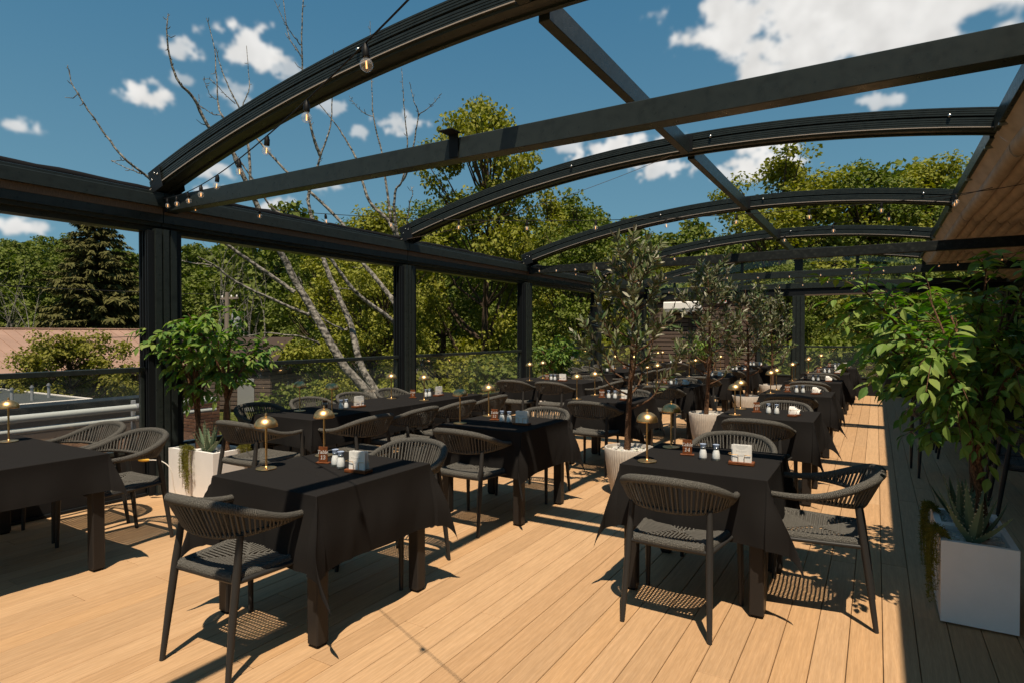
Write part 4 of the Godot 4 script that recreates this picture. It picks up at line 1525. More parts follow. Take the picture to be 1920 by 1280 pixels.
func olive(at: Vector3, label: String, height: float, seed_: int, singles: int) -> void:
	var r := RandomNumberGenerator.new(); r.seed = seed_
	var t := thing("olive_tree", label, "tree", at, 0.0, "olive trees in round planters")
	var wood := MB.new()
	var leaves := []
	var trunk := []
	var trad := []
	for i in 16:
		var q := i / 15.0
		trunk.append(Vector3(0.03 * sin(q * 4.0 + seed_), q * height, 0.03 * cos(q * 3.1 + seed_) - 0.03))
		trad.append(lerpf(0.034, 0.004, pow(q, 0.8)))
	wood.tube(trunk, trad, 9)
	var nb := 22
	for i in nb:
		var q := lerpf(0.26, 0.93, i / float(nb - 1))
		var p0: Vector3 = trunk[int(q * 15)]
		var a := i * 2.399 + r.randf_range(-0.3, 0.3)
		var ln := lerpf(0.74, 0.22, (q - 0.26) / 0.67) * r.randf_range(0.8, 1.1)
		var outw := Vector3(cos(a), 0, sin(a))
		var p3 := p0 + outw * ln * 0.66 + Vector3.UP * ln * r.randf_range(0.62, 0.85)
		var cv := curve([p0, p0 + outw * ln * 0.30 + Vector3.UP * ln * 0.16, p3.lerp(p0, 0.3) , p3], 10)
		var rr := []
		for k in 11: rr.append(lerpf(0.0115 * (1.2 - q * 0.6), 0.0022, k / 10.0))
		wood.tube(cv, rr, 6)
		var subs := [cv]
		for k in 3:
			var s0: Vector3 = cv[r.randi_range(3, 9)]
			var dd := ((p3 - p0).normalized() + rnd_dir(r) * 0.75 + Vector3.UP * 0.25).normalized()
			var l2 := r.randf_range(0.12, 0.27)
			var sc := curve([s0, s0 + dd * l2 * 0.5, s0 + dd * l2 + Vector3.UP * 0.03], 10)
			wood.tube([sc[0], sc[5], sc[10]], [0.0036, 0.0028, 0.0016], 5, false)
			subs.append(sc)
		for sub in subs:
			var first := 4 if sub == cv else 2
			var steps := 11
			for k in steps:
				var u := lerpf(first / 10.0, 1.0, k / float(steps - 1))
				var lp: Vector3 = sub[int(u * 10)].lerp(sub[mini(int(u * 10) + 1, 10)], fposmod(u * 10.0, 1.0))
				var td: Vector3 = (sub[10] - sub[3]).normalized()
				var sd := td.cross(rnd_dir(r)).normalized()
				for s in [-1.0, 1.0]:
					if r.randf() < 0.22: continue
					var ld: Vector3 = (td * r.randf_range(0.6, 1.1) + sd * s * 0.9 + Vector3.UP * 0.1).normalized()
					leaves.append(leaf_xf(lp, ld, (rnd_dir(r) + Vector3.UP * 0.5).normalized(), r.randf_range(0.062, 0.108), r.randf_range(1.0, 1.45)))
	part("trunk", wood.mesh(), M.ficus_bark, t)
	put_leaves(t, leaf_shape(OLIVE_ROWS, 0.25, 0.08), leaves, [M.olive_leaf, M.olive_leaf_green, M.olive_leaf_grey, M.olive_leaf], singles, Vector3(0, 1.53, 0), r)

func pebbles(parent: Node3D, hx: float, hz: float, y: float, n: int, seed_: int, round_bed := false) -> void:
	var r := RandomNumberGenerator.new(); r.seed = seed_
	var b := MB.new()
	b.lathe([Vector2(0.0001, -0.4), Vector2(0.75, -0.3), Vector2(1.0, 0.0), Vector2(0.75, 0.45), Vector2(0.0001, 0.6)], 6)
	var xs := []
	for i in n:
		var p := Vector3(r.randf_range(-hx, hx), y, r.randf_range(-hz, hz))
		if round_bed and Vector2(p.x / hx, p.z / hz).length() > 0.98: continue
		var s := r.randf_range(0.008, 0.017)
		xs.append(Transform3D(Basis.from_euler(Vector3(r.randf_range(-0.5, 0.5), r.randf() * TAU, r.randf_range(-0.5, 0.5))).scaled(Vector3(s, s * 0.7, s * r.randf_range(0.7, 1.1))), p))
	var o := part("pebbles", scatter(b, xs, r, 0.55, 1.05), M.pebble, parent)
	tag(o, "", "", "", "stuff")

func box_planter(cx: float, cz: float, label: String, turn_ := 0.0) -> void:
	var t := thing("box_planter", label, "planter", Vector3(cx, 0, cz), turn_, "white box planters")
	var w := 0.163; var h := 0.44; var d := 0.178; var rim := 0.032
	var b := MB.new()
	var ch := 0.006
	b.box(Vector3(-w, 0.012, -d), Vector3(w, h - 0.056, d), 0.0)
	for q in [[-w, -w + rim, -d, d], [w - rim, w, -d, d], [-w + rim, w - rim, -d, -d + rim], [-w + rim, w - rim, d - rim, d]]:
		b.box(Vector3(q[0], h - 0.056, q[2]), Vector3(q[1], h, q[3]), 0.0)
	part("box", b.mesh(), M.planter_white, t)
	bx("soil", Vector3(-w + rim, h - 0.054, -d + rim), Vector3(w - rim, h - 0.034, d - rim), M.soil, t, 0.0)
	pebbles(t, w - rim - 0.008, d - rim - 0.008, h - 0.03, 520, int(cx * 50.0 + cz * 91.0) + 7)
	for q in [[-1, -1], [1, -1], [1, 1], [-1, 1]]:
		bx("caster", Vector3(q[0] * (w - 0.05) - 0.015, 0.0, q[1] * (d - 0.05) - 0.02), Vector3(q[0] * (w - 0.05) + 0.015, 0.0118, q[1] * (d - 0.05) + 0.02), M.black_plastic, t, 0.0)

func round_planter(cx: float, cz: float, label: String) -> void:
	var t := thing("round_planter", label, "planter", Vector3(cx, 0, cz), 0.0, "ribbed round planters")
	var b := MB.new()
	b.lathe([Vector2(0.0001, 0.0), Vector2(0.160, 0.0), Vector2(0.168, 0.01), Vector2(0.205, 0.18), Vector2(0.228, 0.34), Vector2(0.236, 0.44), Vector2(0.233, 0.447)], 220, 0.010, 55)
	b.lathe([Vector2(0.233, 0.447), Vector2(0.218, 0.448), Vector2(0.214, 0.43), Vector2(0.212, 0.41)], 48)
	part("pot", b.mesh(), M.planter_ribbed, t)
	var s := MB.new()
	s.lathe([Vector2(0.213, 0.412), Vector2(0.0001, 0.414)], 32)
	part("soil", s.mesh(), M.soil, t)
	pebbles(t, 0.205, 0.205, 0.418, 460, int(cx * 50.0 + cz * 91.0) + 3, true)

func aloe(at: Vector3, label: String, seed_: int, size := 1.0) -> void:
	var r := RandomNumberGenerator.new(); r.seed = seed_
	var t := thing("aloe_plant", label, "plant", at, r.randf() * TAU, "aloe plants in box planters")
	var sp := MB.new()
	for i in 13:
		var a := i * 2.4
		var open := lerpf(0.10, 0.95, i / 12.0)
		var ln := (0.30 - 0.06 * (i / 12.0)) * size * r.randf_range(0.85, 1.1)
		var outw := Vector3(cos(a), 0, sin(a))
		var b := MB.new()
		var n := 10
		var sidev := outw.cross(Vector3.UP)
		var ring := []
		var up_curl := r.randf_range(0.0, 0.5)
		for k in n + 1:
			var q := k / float(n)
			var ang := open * (1.0 - up_curl * q * 0.6)
			var p := outw * (0.012 + sin(ang) * ln * q) + Vector3.UP * (cos(ang) * ln * q)
			var w := 0.026 * size * (1.0 - pow(q, 1.7)) + 0.001
			var inn := (-outw * cos(ang) + Vector3.UP * sin(ang))
			ring.append([p - sidev * w + inn * w * 0.25, p - inn * w * 0.35, p + sidev * w + inn * w * 0.25, p + inn * w * 0.05])
			if k > 0 and k < n:
				for s in [-1.0, 1.0]:
					var e: Vector3 = p + sidev * w * s + inn * w * 0.25
					sp.tri(e + Vector3.UP * 0.005, e - Vector3.UP * 0.005, e + sidev * s * 0.007 + inn * 0.002, inn)
		for k in n:
			for s in 4:
				var p00: Vector3 = ring[k][s]; var p01: Vector3 = ring[k][(s + 1) % 4]
				var p10: Vector3 = ring[k + 1][s]; var p11: Vector3 = ring[k + 1][(s + 1) % 4]
				var ce: Vector3 = (ring[k][1] + ring[k][3]) * 0.5
				b.quad(p00, p01, p11, p10, (p00 + p01) * 0.5 - ce)
		part("leaf", b.mesh(), M.aloe, t)
	var o := part("spines", sp.mesh(), M.aloe_spine, t)
	tag(o, "", "", "", "stuff")

func fern(at: Vector3, outw: Vector3, label: String, seed_: int, drop := 0.36, strands := 26) -> void:
	var r := RandomNumberGenerator.new(); r.seed = seed_
	var t := thing("trailing_fern", label, "plant", at, 0.0, "trailing ferns on planter edges")
	var stem := MB.new()
	var xs := []
	var sidev := outw.cross(Vector3.UP).normalized()
	for i in strands:
		var s0 := sidev * r.randf_range(-0.055, 0.055) - outw * r.randf_range(0.01, 0.03)
		var over := s0 + outw * r.randf_range(0.05, 0.085) + Vector3.UP * r.randf_range(0.02, 0.05) + sidev * r.randf_range(-0.02, 0.02)
		var end := over + outw * r.randf_range(-0.005, 0.02) - Vector3.UP * drop * r.randf_range(0.35, 1.0) + sidev * r.randf_range(-0.03, 0.03)
		var cv := curve([s0, over, over.lerp(end, 0.5) + outw * 0.012, end], 16)
		stem.tube([cv[0], cv[4], cv[8], cv[12], cv[16]], [0.0012], 4, false)
		for k in range(2, 17):
			for j in 9:
				var p: Vector3 = cv[k] + rnd_dir(r) * 0.004
				var dd: Vector3 = (rnd_dir(r) + (cv[k] - cv[k - 1]).normalized() * 0.6).normalized()
				xs.append(leaf_xf(p, dd, rnd_dir(r), r.randf_range(0.010, 0.022), 1.0))
	var needle := leaf_shape([[0.0, 0.0], [0.5, 0.10], [1.0, 0.0]], 0.1, 0.1)
	part("stems", stem.mesh(), M.fern, t)
	var o := part("fronds", scatter(needle, xs, r, 0.55, 1.25), M.fern, t)
	tag(o, "", "", "", "stuff")

func build_plants() -> void:
	# pair of box planters at the second post
	box_planter(-5.32, -3.50, "white box planter with a ficus at the railing post, nearer the deck")
	box_planter(-5.655, -3.47, "white box planter wedged against the railing post")
	ficus(Vector3(-5.27, 0.41, -3.53), "leafy green ficus in the white box planter beside the second railing table", 1.42, 0.42, Vector3(0.02, 0, -0.02), 12, 180, 0.088)
	ficus(Vector3(-5.66, 0.41, -3.50), "leafy green ficus against the dark railing post", 1.36, 0.42, Vector3(0.03, 0, 0.10), 17, 160, 0.088)
	aloe(Vector3(-5.38, 0.41, -3.42), "grey green aloe at the foot of the ficus beside the second railing table", 5, 1.0)
	fern(Vector3(-5.50, 0.44, -3.32), Vector3(0, 0, 1), "yellow green fern hanging over the front of the railing planters", 3, 0.40, 30)
	fern(Vector3(-5.15, 0.44, -3.60), Vector3(1, 0, 0), "small fern hanging on the deck side of the railing planter", 8, 0.16, 16)
	# pair of box planters in the shade on the right
	box_planter(0.463, -4.09, "white box planter in the shade nearest the right edge")
	box_planter(0.463, -4.455, "white box planter in the shade behind another box planter")
	ficus(Vector3(0.50, 0.41, -4.14), "big leafy ficus half in sun in the near shaded box planter", 1.52, 0.62, Vector3(-0.17, 0, 0.05), 31, 295, 0.086, 1.75)
	ficus(Vector3(0.50, 0.41, -4.50), "leafy ficus in the rear one of the shaded box planters", 1.52, 0.64, Vector3(0.10, 0, 0.0), 44, 220, 0.088, 1.5)
	aloe(Vector3(0.45, 0.41, -4.06), "dark green aloe in the near shaded box planter", 15, 1.15)
	aloe(Vector3(0.44, 0.41, -4.42), "dark green aloe in the rear shaded box planter", 25, 1.0)
	fern(Vector3(0.32, 0.44, -4.0), Vector3(-1, 0, 0), "olive green fern trailing down the near shaded box planter", 21, 0.42, 30)
	fern(Vector3(0.32, 0.44, -4.52), Vector3(-1, 0, 0), "olive green fern trailing down the rear shaded box planter", 22, 0.38, 24)
	# small ones farther back
	box_planter(-5.55, -10.75, "white box planter behind the fourth railing table")
	ficus(Vector3(-5.55, 0.41, -10.75), "small bright ficus at the fourth railing post", 1.05, 0.42, Vector3(0.05, 0, 0.0), 52, 0, 0.085)
	box_planter(-5.55, -11.15, "white box planter behind the small bright ficus")
	ficus(Vector3(-5.55, 0.41, -11.15), "darker small ficus behind the bright one at the railing", 1.05, 0.42, Vector3(0.05, 0, 0.0), 58, 0, 0.085)
	box_planter(-4.05, -17.0, "white box planter in front of the brown board wall")
	ficus(Vector3(-4.05, 0.41, -17.0), "small ficus in front of the brown board wall", 1.1, 0.5, Vector3(0.0, 0, 0.0), 63, 0, 0.09)
	# olive trees down the middle
	var zs := [-5.55, -8.55, -11.25, -13.95]
	var xs := [-2.02, -2.0, -1.96, -1.93]
	var w := ["nearest", "second", "third", "rearmost"]
	var hs := [2.0, 2.1, 1.9, 1.95]
	for i in 4:
		round_planter(xs[i], zs[i], "cream ribbed round planter of the %s olive tree" % w[i])
		olive(Vector3(xs[i], 0.41, zs[i]), "%s olive tree with sparse grey green leaves" % w[i], hs[i], 200 + i * 7, 240 if i == 0 else 0)

# ------------------------------------------------------------------ strings of bulbs
func strand(label: String, pts: Array, sag: float, n: int, seed_: int) -> void:
	var t := thing("string_lights", label, "string lights", Vector3.ZERO, 0.0, "strings of clear bulbs")
	var r := RandomNumberGenerator.new(); r.seed = seed_
	var line := []
	var m := 40
	for i in m + 1:
		var q := i / float(m)
		line.append(pts[0].lerp(pts[1], q) - Vector3.UP * sag * 4.0 * q * (1.0 - q))
	var c := MB.new()
	c.tube(line, [0.0032], 5, false)
	part("cable", c.mesh(), M.black_plastic, t)
	var so := MB.new()
	so.lathe([Vector2(0.0001, 0.0), Vector2(0.008, -0.001), Vector2(0.009, -0.010), Vector2(0.0120, -0.015), Vector2(0.0125, -0.040), Vector2(0.0115, -0.043), Vector2(0.0001, -0.043)], 12)
	var sm := so.mesh()
	var gb := MB.new()
	var prof := [Vector2(0.008, -0.042)]
	for i in 11:
		var a := lerpf(1.15, -PI / 2, i / 10.0)
		prof.append(Vector2(maxf(0.0205 * cos(a), 0.0001), -0.067 + 0.0205 * sin(a)))
	prof.reverse()
	gb.lathe(prof, 16)
	var gm := gb.mesh()
	var fb := MB.new()
	fb.tube([Vector3(0, -0.054, 0), Vector3(0, -0.078, 0)], [0.0024], 6)
	var fm := fb.mesh()
	for i in n:
		var q := (i + 0.5) / n
		var p: Vector3 = pts[0].lerp(pts[1], q) - Vector3.UP * (sag * 4.0 * q * (1.0 - q) + 0.002)
		var o := part("bulb", gm, M.bulb_glass, t)
		o.position = p
		o.rotation = Vector3(r.randf_range(-0.12, 0.12), r.randf() * TAU, r.randf_range(-0.12, 0.12))
		part("socket", sm, M.black_plastic, o)
		part("filament", fm, M.filament, o)

func build_strands() -> void:
	var P1 := Vector3(-5.78, 2.80, -3.24)
	strand("string of clear bulbs rising from the near post across the first arch", [P1, Vector3(2.55, 2.80, 0.26)], 0.38, 16, 1)
	strand("string of clear bulbs from the near railing post to the second arch", [P1, Vector3(0.86, 2.78, -6.70)], 0.24, 12, 2)
	strand("string of clear bulbs from the fourth railing post to the second arch", [Vector3(-5.75, 2.80, -10.3), Vector3(0.86, 2.80, -6.72)], 0.16, 13, 3)
	strand("string of clear bulbs from the fourth railing post to the fourth arch", [Vector3(-5.75, 2.80, -10.3), Vector3(0.86, 2.85, -13.8)], 0.18, 13, 4)
	strand("string of clear bulbs from the back corner post to the fourth arch", [Vector3(-5.75, 2.80, -17.2), Vector3(0.86, 2.85, -13.8)], 0.18, 13, 5)
	strand("string of clear bulbs under the awning beside the second arch", [Vector3(0.86, 2.78, -6.70), Vector3(2.6, 2.95, -5.4)], 0.06, 4, 6)
	strand("string of clear bulbs under the awning along the wall", [Vector3(0.86, 2.85, -13.8), Vector3(2.6, 2.75, -9.0)], 0.10, 8, 7)
	var cord := thing("cord", "thin slack cord strung below the second arch", "cord")
	var b := MB.new()
	var pth := []
	for i in 21:
		var q := i / 20.0
		pth.append(Vector3(-5.7, 2.86, -6.62).lerp(Vector3(-1.95, 3.50, -6.70), q) - Vector3.UP * 0.10 * 4.0 * q * (1.0 - q))
	b.tube(pth, [0.0028], 5, false)
	part("line", b.mesh(), M.screen_fabric, cord)
	# extension cord with a yellow plug by the planters
	var ec := thing("extension_cord", "white extension cord with a yellow plug leaning on the railing planter", "cord")
	var e := MB.new()
	var pc := curve([Vector3(-5.44, 0.01, -3.18), Vector3(-5.46, 0.12, -3.14), Vector3(-5.48, 0.30, -3.12), Vector3(-5.56, 0.375, -3.08), Vector3(-5.66, 0.385, -3.02)], 20)
	e.tube(pc, [0.005], 6)
	part("lead", e.mesh(), M.cord_white, ec)
	var pl := MB.new()
	pl.tube([Vector3(-5.655, 0.385, -3.025), Vector3(-5.69, 0.388, -3.0), Vector3(-5.73, 0.392, -2.975)], [0.010, 0.020, 0.018], 10)
	part("plug", pl.mesh(), M.yellow_plug, ec)

# ------------------------------------------------------------------ the valley around
func ground_y(x: float, z: float, nz: FastNoiseLite) -> float:
	var d := Vector2(x, z).length()
	return -3.0 + 12.0 * smoothstep(55.0, 175.0, d) + 6.0 * smoothstep(175.0, 300.0, d) + nz.get_noise_2d(x, z) * 2.6 * smoothstep(30.0, 90.0, d)

func build_ground() -> FastNoiseLite:
	var nz := FastNoiseLite.new(); nz.seed = 4; nz.frequency = 0.018; nz.fractal_octaves = 3
	var st := SurfaceTool.new()
	st.begin(Mesh.PRIMITIVE_TRIANGLES)
	st.set_smooth_group(0)
	var n := 90
	var size := 340.0
	for j in n + 1:
		for i in n + 1:
			# finer towards the middle
			var u := (i / float(n) * 2.0 - 1.0); var w := (j / float(n) * 2.0 - 1.0)
			var x := size * u * (0.25 + 0.75 * u * u); var z := size * w * (0.25 + 0.75 * w * w)
			st.set_uv(Vector2(x, z))
			st.add_vertex(Vector3(x, ground_y(x, z, nz), z))
	for j in n:
		for i in n:
			var a := j * (n + 1) + i
			st.add_index(a); st.add_index(a + 1); st.add_index(a + n + 2)
			st.add_index(a); st.add_index(a + n + 2); st.add_index(a + n + 1)
	st.generate_normals()
	var g := part("ground", st.commit(), M.grass, self)
	tag(g, "mown grass and rising valley sides", "", "", "structure")
	# lower storey of the terrace building
	var base := thing("terrace_base", "dark wall of the building below the terrace deck", "building")
	bx("wall", Vector3(XL - 0.24, -3.2, ZB - 0.19), Vector3(XR + 0.2, -0.301, ZF + 0.09), M.siding_dark, base, 0.0)
	return nz

func leaf_tuft() -> MB:
	# a small folded leaf, two faces
	var b := MB.new()
	b.tri(Vector3(0, 0, -0.5), Vector3(-0.42, 0.10, 0.05), Vector3(0, 0.0, 0.5), Vector3.UP)
	b.tri(Vector3(0, 0, -0.5), Vector3(0.42, 0.10, 0.05), Vector3(0, 0.0, 0.5), Vector3.UP)
	return b

# unit tree with its foot at the origin; returns [wood mesh, crown mesh]
func broadleaf(seed_: int, height: float, crown_r: float, clear: float, clumps: int, per: int, leaf: float, cl_r: float) -> Array:
	var r := RandomNumberGenerator.new(); r.seed = seed_
	var wood := MB.new()
	var tr := []
	var rad := []
	for i in 9:
		var q := i / 8.0
		tr.append(Vector3(sin(q * 3.0 + seed_) * 0.25 * q, q * height * 0.82, cos(q * 2.3 + seed_) * 0.25 * q))
		rad.append(lerpf(height * 0.020, height * 0.004, q))
	wood.tube(tr, rad, 8, false)
	var xs := []
	# a crown is a handful of uneven lobes with gaps between them
	var lobes := []
	var nl := 15
	for i in nl:
		var h := pow((i + r.randf()) / nl, 0.85)
		var prof := sqrt(maxf(1.0 - pow(absf(h - 0.36) / 0.68, 2.2), 0.0))
		var rr := crown_r * prof * r.randf_range(0.35, 0.95)
		var a := i * 2.39996 + r.randf_range(-0.6, 0.6)
		lobes.append([Vector3(cos(a) * rr, lerpf(clear + 0.4, height - 0.5, h), sin(a) * rr), crown_r * r.randf_range(0.26, 0.46)])
	lobes.append([Vector3(0, height - 0.6, 0), crown_r * 0.24])
	for i in clumps:
		var lb: Array = lobes[i % lobes.size()]
		var dv := rnd_dir(r) * pow(r.randf(), 0.4)
		dv.y *= 0.8
		var c: Vector3 = lb[0] + dv * lb[1] * 1.05
		var y := c.y
		var rr := Vector2(c.x, c.z).length()
		# limb to the clump
		if i % 3 == 0:
			var q0 := clampf((y - rr * 0.7) / (height * 0.82), 0.12, 0.97)
			var p0: Vector3 = tr[int(q0 * 8)]
			wood.tube([p0, p0.lerp(c, 0.5) - Vector3.UP * 0.15 * rr, c], [height * 0.007 * (1.2 - q0), height * 0.004, 0.012], 5, false)
		var cr := cl_r * r.randf_range(0.6, 1.25)
		for k in per:
			var d := rnd_dir(r) * pow(r.randf(), 0.45)
			d.y *= 0.55
			var p := c + d * cr
			var up := (Vector3.UP * 0.9 + d * 0.8 + rnd_dir(r) * 0.75).normalized()
			var dir := (d + rnd_dir(r) * 0.8 - Vector3.UP * 0.35)
			if dir.length() < 0.05: dir = Vector3.RIGHT
			xs.append(leaf_xf(p, dir, up, leaf * r.randf_range(0.6, 1.3), r.randf_range(0.8, 1.2)))
	return [wood.mesh(), scatter(leaf_tuft(), xs, r, 0.68, 1.3)]

func spruce_mesh(seed_: int, height: float, width: float) -> Array:
	var r := RandomNumberGenerator.new(); r.seed = seed_
	var wood := MB.new()
	wood.tube([Vector3.ZERO, Vector3(0, height * 0.5, 0), Vector3(0, height, 0)], [height * 0.02, height * 0.012, 0.02], 7, false)
	var needle := MB.new()
	needle.tri(Vector3(-0.22, 0.0, 0.0), Vector3(0.22, 0, 0.0), Vector3(0.0, -0.16, 1.0), Vector3.UP)
	needle.tri(Vector3(-0.10, 0.02, 0.0), Vector3(0.10, -0.25, 0.1), Vector3(0.0, -0.28, 0.8), Vector3.RIGHT)
	var xs := []
	var y := height * 0.06
	while y < height * 0.985:
		var q := y / height
		var ln := width * (1.0 - q) * 0.95 + 0.25
		var nb := int(lerpf(15, 6, q))
		for i in nb:
			var a := r.randf() * TAU
			var l2 := ln * r.randf_range(0.55, 1.12)
			var o := Vector3(cos(a), 0, sin(a))
			var steps := int(4 + l2 * 5.0)
			if i % 2 == 0:
				wood.tube([Vector3(0, y, 0), o * l2 * 0.6 + Vector3(0, y - l2 * 0.12, 0), o * l2 + Vector3(0, y - l2 * 0.12, 0)], [0.04, 0.025, 0.008], 4, false)
			for k in steps:
				var s := (k + r.randf()) / steps
				if s < 0.15: continue
				var p := o * l2 * s + Vector3(0, y - 0.26 * l2 * s + 0.16 * l2 * s * s, 0)
				for m in 4:
					var sd := o.cross(Vector3.UP) * r.randf_range(-1.0, 1.0)
					var dr := (o * 0.6 + sd + Vector3.DOWN * r.randf_range(0.1, 0.7)).normalized()
					xs.append(leaf_xf(p + rnd_dir(r) * 0.08, dr, (Vector3.UP + rnd_dir(r) * 0.4).normalized(), r.randf_range(0.35, 0.75) * lerpf(1.0, 0.6, q), 1.0))
		y += lerpf(0.34, 0.20, q)
	return [wood.mesh(), scatter(needle, xs, r, 0.6, 1.35)]

func plant_tree(called: String, label: String, meshes: Array, leafm: Material, at: Vector3, s: Vector3, turn_: float, group := "trees beyond the terrace") -> void:
	var t := thing(called, label, "tree", at, turn_, group)
	t.scale = s
	part("trunk", meshes[0], M.tree_bark, t)
	var c := part("crown", meshes[1], leafm, t)

func bare_tree(called: String, label: String, at: Vector3, height: float, seed_: int, lean: float) -> void:
	var r := RandomNumberGenerator.new(); r.seed = seed_
	var t := thing(called, label, "tree", at, 0.0, "bare pale trees on the slope")
	var wood := MB.new()
	var todo := []
	for s in 4:
		var a := r.randf() * TAU
		todo.append([Vector3(cos(a), 0, sin(a)) * 0.2, Vector3(cos(a) * 0.22 + lean, 1, sin(a) * 0.22).normalized(), height * r.randf_range(0.7, 1.0), height * 0.009, 0])
	while todo.size() > 0:
		var b: Array = todo.pop_back()
		var p: Vector3 = b[0]
		var d: Vector3 = b[1]
		var ln: float = b[2]
		var rad: float = b[3]
		var lev: int = b[4]
		var pth := [p]
		var rr := [rad]
		var n := 7
		for i in n:
			d = (d + rnd_dir(r) * 0.16 + Vector3.UP * 0.05).normalized()
			p += d * ln / n
			pth.append(p)
			rr.append(lerpf(rad, rad * 0.2, (i + 1.0) / n))
			if lev < 2 and i > 1 and r.randf() < 0.75:
				todo.append([p, (d + rnd_dir(r) * 0.75 + Vector3.UP * 0.2).normalized(), ln * r.randf_range(0.25, 0.45), rr[-1] * 0.7, lev + 1])
		wood.tube(pth, rr, 5, false)
	part("trunk", wood.mesh(), M.pale_bark, t)

